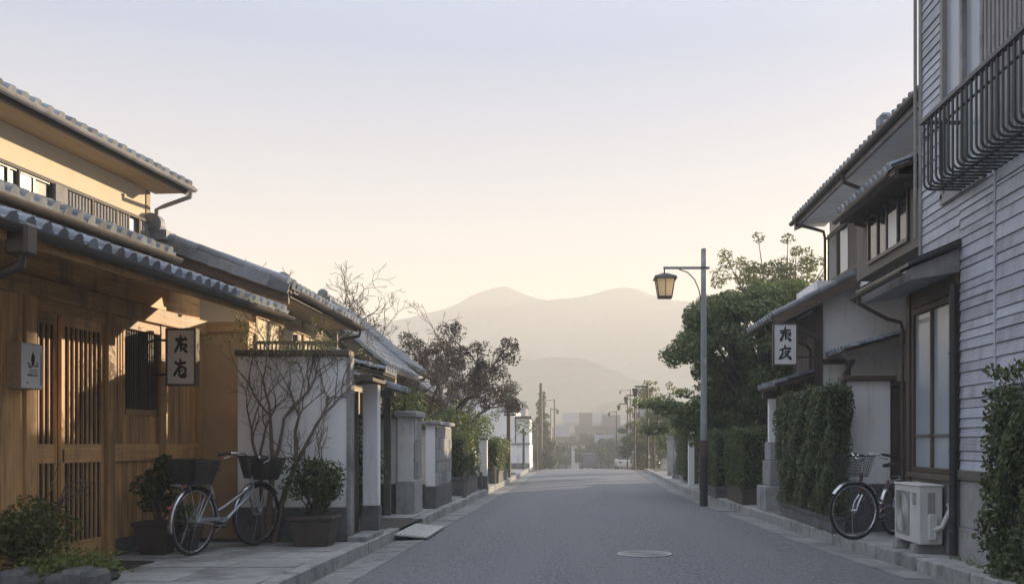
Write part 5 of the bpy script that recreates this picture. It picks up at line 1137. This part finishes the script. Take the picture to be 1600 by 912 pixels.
    for s_ in (0, 1):
        e = hb[::-1] if s_ else hb
        MB().tube([S(stem + e[0] + Vector((-.05, 0, -.01))), S(stem + e[0]), S(stem + e[1])], [.017, .0165, .015], 8).build('grip', 'grip', b, smooth=True)
        MB().tube([S(stem + e[1] + Vector((.05, 0, -.0))), S(stem + e[1] + Vector((.03, 0, -.035))), S(stem + e[0] + Vector((.03, 0, -.045)))], .006, 6).build('brake_lever', 'steel', b)
    MB().tube([S(stem + Vector((.02, -.08, .06))), S(stem + Vector((.02, -.08, .085)))], [.026, .015], 10).build('bell', 'steel', b)
    # drive
    MB().torus(bb + Vector((0, .05, 0)), .075, .006, (0, 1, 0), 24, 6).build('chainring', 'steel', b)
    for s_ in (-1, 1):
        k = .16 if s_ > 0 else -.16; MB().tube([bb + Vector((0, s_ * .065, 0)), bb + Vector((k, s_ * .075, -.04 * s_))], .009, 6).build('crank', 'steel', b)
        c = bb + Vector((k, s_ * .115, -.04 * s_)); MB().box(c.x - .045, c.x + .045, c.y - .04, c.y + .04, c.z - .012, c.z + .012).build('pedal', 'rubber', b, bevel=.004)
    MB().hexa([(.02, -.058, wr + .005), (bb.x + .03, -.064, bb.z + .045), (bb.x + .03, -.056, bb.z + .045), (.02, -.050, wr + .005)], [(.02, -.058, wr + .04), (bb.x + .06, -.064, bb.z + .085), (bb.x + .06, -.056, bb.z + .085), (.02, -.050, wr + .04)]).build('chain_guard', 'silver_paint', b, bevel=.008)
    MB().tube([(.0, .07, wr - .02), (-.02, .16, .01), (.06, .16, .006)], .008, 6).build('kickstand', 'steel', b, smooth=True)
    MB().tube([(.12, .06, .735), (-.30, .06, .735), (-.33, 0, .735), (-.30, -.06, .735), (.12, -.06, .735)], .006, 6).build('rack', 'steel', b)
    for s_ in (-1, 1): MB().tube([(-.02, s_ * .055, wr), (-.16, s_ * .06, .735)], .005, 6).build('rack_stay', 'steel', b)
    MB().lathe([(.028, 0), (.028, .02), (.02, .03)], 10, (-wr - .03, 0, .50)).build('reflector', 'red_paint', b)
    def basket(fn, nm, top=(.20, .17), bot=(.14, .12), h_=.24, wire=False):
        mb = MB(); nv, nh = (11, 7) if wire else (19, 17)
        def ring(t): return [(bot[0] + (top[0] - bot[0]) * t) * Vector((sx, 0, 0)) + (bot[1] + (top[1] - bot[1]) * t) * Vector((0, sy, 0)) + Vector((0, 0, h_ * t)) for sx, sy in ((-1, -1), (1, -1), (1, 1), (-1, 1))]
        for k in range(nh + 1):
            t = k / nh; mb.tube([fn(p) for p in ring(t)], .0075 if k == nh else ((.0022 if wire else .0048)), 5, closed=True)
        lo, hi = ring(0), ring(1)
        for a_ in range(4):
            for k in range(nv):
                t = k / nv; mb.tube([fn(lo[a_].lerp(lo[(a_ + 1) % 4], t)), fn(hi[a_].lerp(hi[(a_ + 1) % 4], t))], (.0022 if wire else .0042), 4, caps=False)
        o = mb.build(nm, 'dark_metal' if wire else 'wicker', b)
        m2 = MB(); bt = ring(.02)
        if wire:
            for k in range(9): m2.tube([fn(bt[0].lerp(bt[1], k / 8)), fn(bt[3].lerp(bt[2], k / 8))], .002, 4)
        else:
            m2.quad(*[fn(p) for p in bt])
        m2.build('basket_lining', 'dark_metal' if wire else 'wicker', o, fix=False)
        return o
    basket(lambda p: S(Vector((wb + .03, 0, .76)) + Vector(p)), 'front_basket', wire=wire_front)
    if rear_basket: basket(lambda p: Vector((-.03, 0, .745)) + Vector(p), 'rear_basket')
    return b
bicycle('bicycle', 'silver city bicycle with two dark baskets before the white garden wall', (-3.66, 11.56), (-3.98, 10.53), 'silver_paint', wheel=.355, steer=-9, lean=3)
bicycle('bicycle', 'plum city bicycle behind the air-conditioner unit on the right pavement', (3.28, 12.27), (3.97, 12.92), 'plum_paint', wheel=.345, steer=-24, rear_basket=False, wire_front=True, lean=-4)
# ================================================================ plants in the forecourt
random.seed(21); np.random.seed(21)
def tapered_pot(parent, c, w0, w1, h, mt='pot_brown'):
    x, y, z = c; o = MB()
    def sq(r, zz): return [(x - r, y - r, zz), (x + r, y - r, zz), (x + r, y + r, zz), (x - r, y + r, zz)]
    p = o.hexa(sq(w0 / 2, z), sq(w1 / 2, z + h - .05)).build('pot', mt, parent, bevel=.01)
    MB().hexa(sq(w1 / 2 + .012, z + h - .05), sq(w1 / 2 + .018, z + h)).build('pot_rim', mt, p, bevel=.008)
    MB().quad(*sq(w1 / 2 - .01, z + h + .003)).build('soil', 'joint_soil', p)
    return p
def bush(parent, c, rx, ry, rz, stems, leaves, size, mt, stem_mt='twig', droop=0.4, lobes=14, sub='foliage', rl=(.26, .46)):
    c = Vector(c); base = c - Vector((0, 0, rz)); mb = MB(); P = []; N = []
    for k in range(lobes):
        d = Vector((random.gauss(0, 1), random.gauss(0, 1), random.gauss(.25, .9))).normalized() * random.uniform(.35, .85)
        q = c + Vector((d.x * rx, d.y * ry, d.z * rz)); r = random.uniform(*rl) * min(rx, ry, rz) * 1.5
        mid = base.lerp(q, .5) + Vector((random.gauss(0, .03), random.gauss(0, .03), 0)) * (rx * 3)
        mb.tube([base + Vector((random.gauss(0, .03) * rx * 3, random.gauss(0, .03) * rx * 3, -.02)), mid, q], [.012 * stems, .008 * stems, .004 * stems], 5)
        p, n = clump(q, r, leaves // lobes, .85); P.append(p); N.append(n)
    mb.build('stems', stem_mt, parent)
    leaf_mesh(sub, mt, np.concatenate(P), np.concatenate(N) * .6, size, parent, aspect=.42, flat=.7, droop=droop)
p1 = thing('potted_plant', 'dense leafy shrub in large tapered brown pot by the wainscot', 'potted plant', (-4.42, 10.72, PZ), group='potted plants on the forecourt')
tapered_pot(p1, (-4.42, 10.72, PZ), .25, .36, .34); bush(p1, (-4.40, 10.72, .82), .24, .22, .38, 1.0, 2600, .052, 'leaf_pot')
p2 = thing('potted_plant', 'small low plant in narrow brown pot behind the large pot', 'potted plant', (-4.20, 10.98, PZ), group='potted plants on the forecourt')
tapered_pot(p2, (-4.20, 10.98, PZ), .16, .24, .28); bush(p2, (-4.20, 10.98, .50), .19, .18, .13, 1.0, 900, .05, 'leaf_grass')
p3 = thing('potted_plant', 'wide bushy shrub with bare twigs in brown pot at white wall corner', 'potted plant', (-2.99, 11.58, PZ), group='potted plants on the forecourt')
tapered_pot(p3, (-2.99, 11.58, PZ), .36, .47, .34); bush(p3, (-2.97, 11.56, .80), .35, .30, .33, 1.0, 3400, .058, 'leaf_pot', lobes=20)
mb = MB(); tips = []
for k in range(4): grow(mb, (-3.08 + k * .05, 11.66, .6), (-.12 + k * .10, .02, 1), .42, .013, 3, tips, bend=.35, spread=.75, up=.22, rmin=.0025)
mb.build('bare_twigs', 'twig', p3)
# bare many-stemmed tree trained up the white wall
bt = thing('bare_tree', 'bare many-stemmed tree fanning over the white garden wall behind bicycle', 'tree', (-3.66, 11.92, PZ))
mb = MB(); tips = []; random.seed(4)
for dx, ln, r in ((-.06, .60, .026), (.10, .78, .036), (.36, .80, .032)):
    st = (-3.66 + dx * .25, 11.93, .1)
    pts = [Vector(st), Vector((st[0] + dx * .28, 11.93, .58)), Vector((st[0] + dx * .75, 11.92, 1.05))]
    mb.tube(pts, [r * 1.25, r * 1.05, r * .9], 8)
    for j in range(2): grow(mb, pts[-1], (dx * 1.1 + (j - .5) * .7, -.02, 1), ln * .70, r * .78, 4, tips, bend=.30, spread=.58, up=.12, rmin=.003, shrink=.75)
mb.build('trunk', 'pale_bark', bt)
for v in bt.children[0].data.vertices:           # the tree is trained flat: keep it off the wall face
    if v.co.z < 2.28 and v.co.y > .11: v.co.y = .11 + (v.co.y - .11) * .08
P = np.array([tuple(t + Vector((random.gauss(0, .06), random.gauss(0, .05), random.gauss(0, .06)))) for t, d in tips if t.z > 2.2 for _ in range(16)]).reshape(-1, 3)
if len(P): leaf_mesh('young_leaves', 'leaf_olive', P, None, .035, bt, aspect=.4)
# shrubs in the bottom left corner
sh1 = thing('shrub', 'wild shrub with olive and reddish leaves at the left edge by the lattice', 'shrub', (-4.55, 8.55, PZ))
bush(sh1, (-4.60, 8.55, .52), .30, .50, .36, 1.0, 2400, .055, 'leaf_olive', lobes=22, rl=(.3, .55)); bush(sh1, (-4.6, 8.5, .45), .26, .45, .3, .8, 500, .05, 'leaf_autumn', lobes=8, sub='red_leaves')
for k in range(7):
    mb = MB(); grow(mb, (-4.55 + random.gauss(0, .1), 8.7, .6), (random.gauss(.25, .2), random.gauss(.3, .3), .7), .30, .006, 1, [], spread=.5); mb.build('shoot', 'twig', sh1)
sp = thing('stone_planter', 'low dark rock planter with grassy ground cover in the bottom left corner', 'planter', (-4.15, 8.3, PZ))
for k in range(6):
    x, y = -4.42 + .10 * k + random.gauss(0, .02), 8.02 + (k % 3) * .05; mb = MB().box(x, x + .16, y - .22, y + .14, PZ - .02, PZ + random.uniform(.12, .19)); mb.build('rock', 'dark_stone', sp, bevel=.035)
P = np.stack([np.random.normal(-4.16, .15, 2600), np.random.normal(8.36, .22, 2600), np.abs(np.random.normal(.2, .06, 2600)) + PZ * .6], 1); N = np.tile((0, -.2, .8), (len(P), 1))
leaf_mesh('ground_cover', 'leaf_grass', P, N, .042, sp, aspect=.5, flat=.8)
B('soil', 'joint_soil', sp, -4.45, -3.9, 7.9, 8.75, PZ, .2, bevel=.04)
# glossy climbing shrub at the right edge
hx = thing('climbing_shrub', 'glossy green shrub climbing the boarded house at the right edge', 'shrub', (3.75, 8.3, PZ))
P, N = box_surface(3.60, 3.86, 6.6, 9.15, .10, 1.78, 2400, .07, .07, 'xyYZ'); k = np.random.rand(len(P)) < np.clip((2.0 - P[:, 2]) * 1.5, .3, 1)
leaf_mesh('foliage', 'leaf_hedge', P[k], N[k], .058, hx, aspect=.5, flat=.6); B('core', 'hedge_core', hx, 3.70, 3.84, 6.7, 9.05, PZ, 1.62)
tips = []
for k in range(9):
    mb = MB(); grow(mb, (3.7, 7.0 + k * .25, 1.55), (-.3, random.gauss(0, .4), 1), .22, .005, 1, tips, spread=.6); mb.build('shoot', 'twig', hx)
P = np.concatenate([clump(t, .07, 26)[0] for t, d in tips]); leaf_mesh('foliage', 'leaf_hedge', P, None, .06, hx, aspect=.5)
# weeds at the foot of walls
wd = []
for k in range(90):
    s = random.random()
    if s < .5: c = (3.74 + random.gauss(0, .03), random.uniform(8, 10.3), PZ)
    elif s < .8: c = (random.uniform(-3.9, -2.9), 12.02, PZ)
    else: c = (random.uniform(3.18, 3.3), random.uniform(12.6, 17), PZ)
    for j in range(12): wd.append((c[0] + random.gauss(0, .02), c[1] + random.gauss(0, .03), c[2] + abs(random.gauss(0, .025))))
o = leaf_mesh('weeds', 'leaf_grass', wd, None, .03, None, aspect=.35); tag(o, 'small weeds and fallen leaves at the foot of the walls', 'weeds', kind='stuff')

# ================================================================ trees
def leafy_tree(name, label, base, z_fork, clumps, leaf, mt='leaf_crown', trunk_r=.12, per=500, group=None, bark='bark', limb=True, flat=.75, aspect=.55, nbias=.8):
    """trunk and limbs to each clump of leaves; clumps are (x, y, z, r)"""
    t = thing(name, label, 'tree', base, group=group); b = Vector(base); mb = MB(); P = []; N = []
    fork = Vector((b.x + random.gauss(0, .05), b.y, z_fork)); mb.tube([b - Vector((0, 0, .1)), b.lerp(fork, .5) + Vector((random.gauss(0, .04), random.gauss(0, .04), 0)), fork], [trunk_r * 1.2, trunk_r, trunk_r * .85], 9)
    for i, (x, y, z, r) in enumerate(clumps):
        q = Vector((x, y, z))
        if limb and (i % 2 == 0 or len(clumps) < 30):
            m = fork.lerp(q, .5) + Vector((random.gauss(0, .12), random.gauss(0, .12), random.gauss(-.05, .1))); mb.tube([fork - Vector((0, 0, random.uniform(0, .3))), m, q], [trunk_r * .45, trunk_r * .25, trunk_r * .08], 6)
        p, n = clump(q, r, int(per * (r / .5) ** 2), flat); n = n * nbias; n[:, 2] += .35; P.append(p); N.append(n)
    mb.build('trunk', bark, t, smooth=True); leaf_mesh('crown', mt, np.concatenate(P), np.concatenate(N), leaf, t, aspect=aspect, flat=.55)
    return t
random.seed(11); np.random.seed(11)
# big round clipped tree behind the street lamp
CC = Vector((4.35, 23.6, 3.2)); cl = []
for k in range(190):
    th = random.uniform(0, 2 * math.pi); u = random.random(); ph = math.acos(u ** .8 * .99) if True else 0
    rx, rz = 2.3, 1.72; s = random.uniform(.80, .97)
    x, y, z = CC.x + rx * s * math.sin(ph) * math.cos(th), CC.y + rx * s * math.sin(ph) * math.sin(th), CC.z + rz * s * math.cos(ph)
    cl.append((x, y, z, random.uniform(.22, .40)))
for k in range(40):          # ragged skirt under the dome
    th = random.uniform(0, 2 * math.pi); rr = random.uniform(.5, 1.75); cl.append((CC.x + rr * math.cos(th), CC.y + rr * math.sin(th), CC.z - random.uniform(.05, .5), random.uniform(.2, .36)))
for k in range(8):          # fill of the dome's underside
    th = random.uniform(0, 2 * math.pi); rr = 2.0 * random.random() ** .6; cl.append((CC.x + rr * math.cos(th), CC.y + rr * math.sin(th), CC.z + random.uniform(-.75, .45), random.uniform(.28, .42)))
leafy_tree('clipped_tree', 'large dome-clipped green tree behind the street lamp', (4.3, 23.6, 0), 2.0, cl, .085, per=800, trunk_r=.15)
# its lower layered branches over the porch
cl = [(3.55 - .45 * k + random.gauss(0, .12), 25.2 + random.gauss(0, .5), 2.15 + .12 * (k % 3) + random.gauss(0, .08), random.uniform(.28, .42)) for k in range(5)] + [(3.35 + random.gauss(0, .55), 25 + random.gauss(0, .5), 1.9 + random.gauss(0, .25), random.uniform(.25, .4)) for k in range(46)] + [(3.9 + random.gauss(0, .7), 24.6 + random.gauss(0, .3), 2.4 + random.gauss(0, .25), random.uniform(.28, .42)) for k in range(16)] + [(4.3 + random.gauss(0, .4), 22.9 + random.gauss(0, .3), 2.1 + random.gauss(0, .25), .34) for k in range(16)]
leafy_tree('layered_tree', 'layered dark evergreen under the round tree beside the porch roof', (3.5, 24.9, 0), 1.3, cl, .085, per=520, trunk_r=.07, flat=.45)
# loose tree above it
cl = [(6.5 + random.gauss(0, 1.0), 33 + random.gauss(0, .7), 6.4 + random.gauss(0, .6), random.uniform(.18, .36)) for k in range(95)]
leafy_tree('loose_tree', 'loose brownish-leaved tree rising behind the round tree', (6.4, 33, 0), 4.2, cl, .10, mt='leaf_olive', per=300, trunk_r=.12)
# right-hand street trees farther down
def cloud(cx, cy, z0, z1, r, n, rr=(.2, .45)): return [(cx + random.gauss(0, r * .45), cy + random.gauss(0, r * .45), z0 + (z1 - z0) * random.random() ** .8, random.uniform(*rr)) for _ in range(n)]
leafy_tree('street_tree', 'slender olive-leaved tree near the far pole on the right', (3.75, 51, gz(51)), 1.8, cloud(3.7, 51, 1.2, 4.3, 1.3, 60, (.14, .3)), .13, mt='leaf_olive', per=200, trunk_r=.07, group='trees along the street')
leafy_tree('street_tree', 'dark rounded tree right of the slender olive tree', (4.3, 44, gz(44)), 1.2, cloud(4.25, 44, .9, 2.8, 1.1, 50, (.25, .45)), .11, per=330, trunk_r=.08, group='trees along the street')
leafy_tree('street_tree', 'low dark tree over the right lane corner', (4.0, 38.5, 0), 1.0, cloud(4.1, 38.5, 1.2, 2.6, .9, 40, (.22, .4)), .10, per=330, trunk_r=.07, group='trees along the street')
leafy_tree('street_tree', 'shrubby tree beyond the far right lane corner', (3.7, 62, gz(62)), .6, cloud(3.6, 62, -.4, 2.3, 1.2, 45, (.3, .5)), .16, mt='leaf_far', per=260, trunk_r=.08, group='trees along the street')
leafy_tree('cone_tree', 'tall conical evergreen by the far left pole', (-3.0, 80, gz(80)), 1.0, [(-3.0 + random.gauss(0, .42) * (1.25 - t), 80 + random.gauss(0, .4) * (1.2 - t), -.5 + 5.7 * t, .42 * (1.25 - t * .8)) for t in [i / 60 for i in range(60)]], .17, mt='leaf_far', per=300, trunk_r=.12)
# ---- left side: bare trees behind the wing, pruned brown trees farther on
def bare(name, label, base, h, spread, depth, seed, r=.06, mt='twig', lean=(0, 0), nst=3, leafy=None, group=None, leafsize=.06, cl=.12, per=24, up=.1, sh=.74):
    random.seed(seed); np.random.seed(seed); t = thing(name, label, 'tree', base, group=group); mb = MB(); tips = []; b = Vector(base)
    top = b + Vector((lean[0], lean[1], h * .42)); mb.tube([b - Vector((0, 0, .1)), b.lerp(top, .5) + Vector((random.gauss(0, .05), 0, 0)), top], [r * 1.25, r * 1.05, r], 8)
    for k in range(nst): a = 2 * math.pi * k / nst + random.random(); grow(mb, top, (math.cos(a) * spread + lean[0] * .3, math.sin(a) * spread, .75), h * .27, r * .7, depth, tips, bend=.45, spread=.8, up=up, rmin=.0045, shrink=sh)
    mb.build('trunk', mt, t)
    if leafy: P = np.concatenate([clump(p, cl * random.uniform(.6, 1.3), per)[0] for p, d in tips]); leaf_mesh('crown', leafy, P, None, leafsize, t, aspect=.6)
    return t
bare('bare_tree', 'bare twiggy tree standing above the wing roof', (-5.35, 18.0, 0), 4.25, .95, 6, 3, r=.06, nst=5, sh=.68, up=.06)
bare('bare_tree', 'bare branching tree between the wing and tiled roof', (-5.1, 25.2, 0), 4.5, .6, 6, 8, r=.08, nst=4, sh=.70)
bare('pruned_tree', 'small pruned tree with brown leaf knobs above the tiled roof', (-4.62, 25.4, 0), 4.3, .8, 3, 12, r=.07, mt='bark', leafy='leaf_autumn', group='pruned brown-leaved trees', per=120, cl=.17, leafsize=.055, sh=.68)
bare('pruned_tree', 'forked pruned tree leaning right beside tiled roof end', (-3.95, 25.5, 0), 4.0, .5, 3, 15, r=.06, mt='bark', leafy='leaf_autumn', lean=(.25, 0), group='pruned brown-leaved trees', per=110, cl=.16, leafsize=.055, sh=.68)
bare('pruned_tree', 'wide dark pruned tree with brown knobs over the left hedges', (-3.55, 27.8, 0), 4.3, .9, 3, 19, r=.10, mt='bark', leafy='leaf_autumn', lean=(.1, 0), group='pruned brown-leaved trees', per=150, cl=.21, nst=4, leafsize=.06, sh=.62)
bare('pruned_tree', 'farther pruned brown tree beside white house corner', (-3.75, 34.0, 0), 4.2, .9, 3, 23, r=.09, mt='bark', leafy='leaf_autumn', group='pruned brown-leaved trees', per=150, cl=.23, nst=5, leafsize=.065, sh=.62)
random.seed(31); np.random.seed(31)
for i, (x, y, z0, z1, r, mt_, lb) in enumerate(((-3.75, 21.4, .8, 2.1, .6, 'leaf_pot', 'dark garden shrub behind the stone-panelled wall'), (-3.95, 23.4, .8, 2.4, .8, 'leaf_crown', 'green garden shrub behind the first left hedge'), (-3.6, 27.0, .6, 2.2, .8, 'leaf_pot', 'dark shrub under the wide pruned tree'), (-3.9, 30.6, .9, 2.4, .9, 'leaf_crown', 'dark green shrub behind the second left hedge'), (-3.5, 35.5, .5, 2.2, 1.1, 'leaf_crown', 'green shrub just before the left side street'), (-3.55, 15.0, .5, 1.5, .5, 'leaf_pot', 'small shrub in the driveway court behind the gate'))):
    leafy_tree('garden_shrub', lb, (x, y, PZ), .7, cloud(x, y, z0, z1, r, 26, (.2, .42)), .085, mt=mt_, per=330, trunk_r=.04, group='garden shrubs behind the left walls')
tg = thing('wooden_post', 'dark weathered wooden post standing at the kerb past left hedges', 'post', (-2.34, 34, PZ))
MB().tube([(-2.34, 34, 0), (-2.34, 34, 2.4)], [.08, .065], 8).build('shaft', 'dark_wood_upright', tg); MB().bar((-2.5, 34, 2.2), (-2.1, 34, 2.2), .06, .06).build('crosspiece', 'dark_wood_crosswise', tg)
# ================================================================ far street and town
random.seed(51); np.random.seed(51)
def pole(label, x, y, h, arm=0, lamp=False, r=.09, mt='dark_wood_upright', box=False, grp='far poles along the street'):
    z = gz(y); p = thing('utility_pole', label, 'pole', (x, y, z), group=grp)
    MB().tube([(x, y, z - .3), (x, y, z + h)], [r, r * .75], 8).build('shaft', mt, p)
    if arm:
        MB().bar((x, y, z + h - .12), (x + arm, y, z + h - .12), .07, .07).build('arm', mt, p)
        q = .62
        if lamp: MB().hexa([(x + arm - .12 * q, y - .12 * q, z + h - .55), (x + arm + .12 * q, y - .12 * q, z + h - .55), (x + arm + .12 * q, y + .12 * q, z + h - .55), (x + arm - .12 * q, y + .12 * q, z + h - .55)], [(x + arm - .2 * q, y - .2 * q, z + h - .2), (x + arm + .2 * q, y - .2 * q, z + h - .2), (x + arm + .2 * q, y + .2 * q, z + h - .2), (x + arm - .2 * q, y + .2 * q, z + h - .2)]).build('lantern', 'dark_metal', p)
    if box: MB().box(x - .35, x + .35, y - .2, y + .2, z + h * .72, z + h * .72 + .5).build('box', 'dark_metal', p)
    return p
pole('thick bare pole on the far left before the conical evergreen', -2.62, 70, 5.9, r=.13)
pole('far pole with hanging lantern on a left arm at the right lane', 3.0, 45, 3.85, arm=-.55, lamp=True, r=.07, grp=None)
pole('thin leaning pole with lamp left of centre', -2.6, 108, 7.5, arm=-1.0, lamp=True, r=.11)
pole('thin signal pole with box right of centre', 4.9, 88, 6.2, arm=-.9, lamp=True, r=.09, box=True)
pole('distant pole with box between pale building and trees', 6.0, 120, 9.5, arm=-1.2, lamp=True, r=.11, box=True)
pole('short dark post at the left side street corner', -2.4, 44.2, 1.9, r=.06)
for i, (x, y, h, a_, lb) in enumerate(((3.15, 58, 4.3, -.5, 'slim lamp pole just below the crest on the right'), (3.3, 70, 4.6, -.6, 'second slim lamp pole down the right side'), (3.5, 96, 5.6, -.7, 'third slim lamp pole farther down on the right'), (-2.55, 92, 5.6, .6, 'slim lamp pole down the left side'), (-2.5, 60, 2.6, 0, 'short plain pole beyond the corner wall'))): pole(lb, x, y, h, arm=a_, lamp=bool(a_), r=.055, mt='dark_metal')
def town_house(label, x, y, w, d, h, roof, wall='town_wall', win=True, yaw=0, name='town_house', grp='town houses beyond the crest', z=None):
    z = gz(y) if z is None else z; t = thing(name, label, 'building', (x, y, z), group=grp)
    B('wall', wall, t, x - w / 2, x + w / 2, y - d / 2, y + d / 2, z - 1, z + h)
    if roof == 'gable': MB().prism([(x - w / 2 - .3, z + h), (x + w / 2 + .3, z + h), (x, z + h + w * .22)], 'y', y - d / 2 - .3, y + d / 2 + .3).build('roof', 'town_roof', t)
    elif roof == 'side': MB().prism([(y - d / 2 - .3, z + h), (y + d / 2 + .3, z + h), (y, z + h + d * .25)], 'x', x - w / 2 - .3, x + w / 2 + .3).build('roof', 'town_roof', t)
    else:
        B('parapet', wall, t, x - w / 2 - .15, x + w / 2 + .15, y - d / 2 - .15, y + d / 2 + .15, z + h, z + h + .35)
    if win:
        nf = max(1, int(h / 2.8)); nc = max(2, int(w / 2.2))
        for f in range(nf):
            for c in range(nc):
                cx = x - w / 2 + w * (c + .5) / nc; zz = z + h * (f + .35) / nf; ww = min(1.1, w / nc * .5)
                o = B('window', 'dark_glass', t, cx - ww / 2, cx + ww / 2, y - d / 2 - .03, y - d / 2 + .02, zz, zz + min(1.2, h / nf * .45))
                if y < 140: B('frame', 'grey_panel', o, cx - ww / 2 - .06, cx + ww / 2 + .06, y - d / 2 - .06, y - d / 2 - .031, zz - .08, zz)
    return t
big = town_house('grey flat-roofed block with two roof housings at the end of the street', 3.0, 152, 7.2, 8, 6.2, 'flat', name='apartment_block', grp=None, wall='block_wall')
z = gz(152); B('roof_block', 'block_wall', big, .0, 1.9, 149, 153, z + 6.2, z + 8.4); B('roof_block', 'block_wall', big, 3.4, 6.0, 149, 154, z + 6.2, z + 8.1); B('chimney', 'block_wall', big, 7.2, 7.6, 149, 149.6, z + 3, z + 9.4)
town_house('pale narrow building right of the hazy block', 11.2, 150, 3.6, 8, 7.8, 'flat', grp=None)
specs = [(-1.4, 168, 4.2, 7, 6.0, 'flat', 'slim flat building left of the grey block'), (9.6, 172, 6.5, 8, 7.2, 'flat', 'wide pale building behind the pole with box'), (0.6, 122, 3.0, 5, 3.0, 'gable', 'tiny gabled house at the foot of the grey block'), (3.8, 128, 3.2, 5, 3.2, 'side', 'tiny tiled house below the grey block middle'), (7.4, 136, 3.4, 5, 4.6, 'gable', 'steep gabled house right of the grey block'), (-3.4, 136, 3.6, 6, 4.4, 'side', 'tiled house left of the road end'), (-7.2, 170, 6, 7, 5.6, 'gable', 'gabled house in the hazy left hollow'), (14.2, 165, 5, 7, 7.0, 'flat', 'plain block behind the right-hand trees'), (-6.0, 66, 4.2, 6, 3.0, 'gable', 'gabled house behind the sunlit white house'), (-8, 92, 6, 8, 4.2, 'side', 'broad gabled house in the left hollow'), (-5.5, 118, 4.5, 7, 5, 'flat', 'narrow flat-roofed house left of the far road end'), (-9, 150, 7, 8, 5.5, 'side', 'pale house with wide roof far left'), (-4.2, 205, 6, 8, 6, 'gable', 'gabled house left of hazy block'), (7.6, 76, 4.5, 6, 3.6, 'gable', 'gabled house behind the slender olive tree'), (8.5, 98, 5, 7, 4.6, 'side', 'wide-roofed house right of far road end'), (6.3, 126, 3.6, 6, 4.2, 'flat', 'small white shop near the far road end'), (15, 128, 7, 8, 5, 'side', 'roof among trees far right'), (19, 185, 9, 8, 9, 'flat', 'tall pale block behind the right-hand trees'), (-13, 190, 8, 8, 6, 'side', 'far house in the left hollow')]
for x, y, w_, d, h, rf, lb in specs: town_house(lb, x, y, w_, d, h, rf, wall='stained_plaster' if (x * 7 + y) % 3 < 1.0 else 'town_wall')
for i in range(46):
    y = 185 + 60 * random.random() ** .8; x = (random.random() - .5) * y * .30 + 2; w_ = random.uniform(5, 10)
    t = town_house('tiny roof in the hazy valley town', x, y, w_, 8, random.uniform(3.5, 7.5) if i % 7 else 8.5, random.choice(('gable', 'side', 'side', 'flat')), win=False, grp='distant roofs in the valley')
tl = [(-2.2, 112, 1.3, 3.0, 'small hazy tree at the left edge of the road end'), (1.8, 106, 1.2, 2.4, 'low tree beside the parked dark car'), (3.2, 110, 1.4, 3.2, 'bushy tree between dark car and white car'), (11.5, 180, 3.0, 9.0, 'high hazy tree right of the block'), (0.9, 112, 1.5, 3.0, 'low hazy tree closing the road end'), (2.0, 132, 2.0, 4.6, 'broad hazy tree behind the parked dark car'), (-.6, 150, 2.0, 5.0, 'hazy tree left of the big block'), (6.2, 100, 1.7, 4.0, 'thick tree on the right below the crest'), (4.6, 84, 1.1, 2.6, 'small roadside tree before the thick tree'), (7.8, 118, 2.2, 5.4, 'high hazy tree right of the pole with box'), (-4.0, 96, 1.6, 3.2, 'tree in the left hollow behind the cone tree'), (-1.6, 128, 1.8, 3.4, 'round hazy tree left of the closing shop'), (.2, 124, 1.3, 2.6, 'small hazy tree in front of the block'), (2.6, 122, 1.9, 3.8, 'middle hazy tree before the big block'), (4.9, 118, 1.8, 3.8, 'dark hazy tree right of the road end'), (6.8, 112, 1.9, 4.4, 'tall hazy tree before the right shop'), (5.2, 94, 1.3, 3.0, 'leafy tree by the signal pole'), (5.6, 72, 1.4, 3.2, 'bushy tree beyond the right lane'), (9.0, 140, 2.6, 6.0, 'big hazy tree beside the pale narrow building'), (-6.4, 140, 2.2, 4.6, 'hazy tree before the wide roof'), (3.9, 142, 2.2, 5.2, 'tall hazy tree touching the block front'), (1.0, 140, 1.8, 4.4, 'hazy tree at the block corner')]
for x, y, r, h, lb in tl:
    z = gz(y); leafy_tree('town_tree', lb, (x, y, z), z + h * .35, [(x + random.gauss(0, r * .4), y + random.gauss(0, r * .4), z + h * (.25 + .7 * random.random()), random.uniform(.35, .7) * r * .5) for _ in range(34)], .24, mt='leaf_far', per=150, trunk_r=.12, group='trees of the town beyond the crest')
def car(label, x, y, yaw, mt, van=False):
    z = gz(y); c = thing('parked_car', label, 'car', (x, y, z), yaw, local=True, group='cars parked at the far road end')
    L, W_, hb, ht = 3.7, 1.55, .85, 1.75 if van else 1.45
    MB().prism([(-L / 2, .3), (L / 2, .3), (L / 2, .7), (L / 2 - .2, hb), (-L / 2 + .05, hb), (-L / 2, .6)], 'x', -W_ / 2, W_ / 2).build('body', mt, c, bevel=.05)
    MB().prism([(-L / 2 + .1, hb), (L / 2 - .9, hb), (L / 2 - 1.4, ht), (-L / 2 + .35, ht)], 'x', -W_ / 2 + .08, W_ / 2 - .08).build('cabin', 'dark_glass', c, bevel=.05)
    B('roof', mt, c, -W_ / 2 + .1, W_ / 2 - .1, -L / 2 + .4, L / 2 - 1.45, ht - .04, ht + .03, bevel=.02)
    for sx in (-1, 1):
        for yy in (-1.15, 1.15): w_ = MB().tube([(sx * (W_ / 2 - .18), yy, .3), (sx * (W_ / 2 + .01), yy, .3)], .3, 16).build('wheel', 'rubber', c); MB().tube([(sx * (W_ / 2), yy, .3), (sx * (W_ / 2 + .02), yy, .3)], .17, 12).build('rim', 'steel', w_)
    for sx in (-1, 1): B('tail_light', 'red_paint', c, sx * .55 - .12, sx * .55 + .12, -L / 2 - .012, -L / 2, .6, .75)
car('dark small car parked at the far road end', .9, 104, 5, 'car_paint_dark', True); car('white car parked by the far right kerb', 3.7, 82, 2, 'car_paint_white')
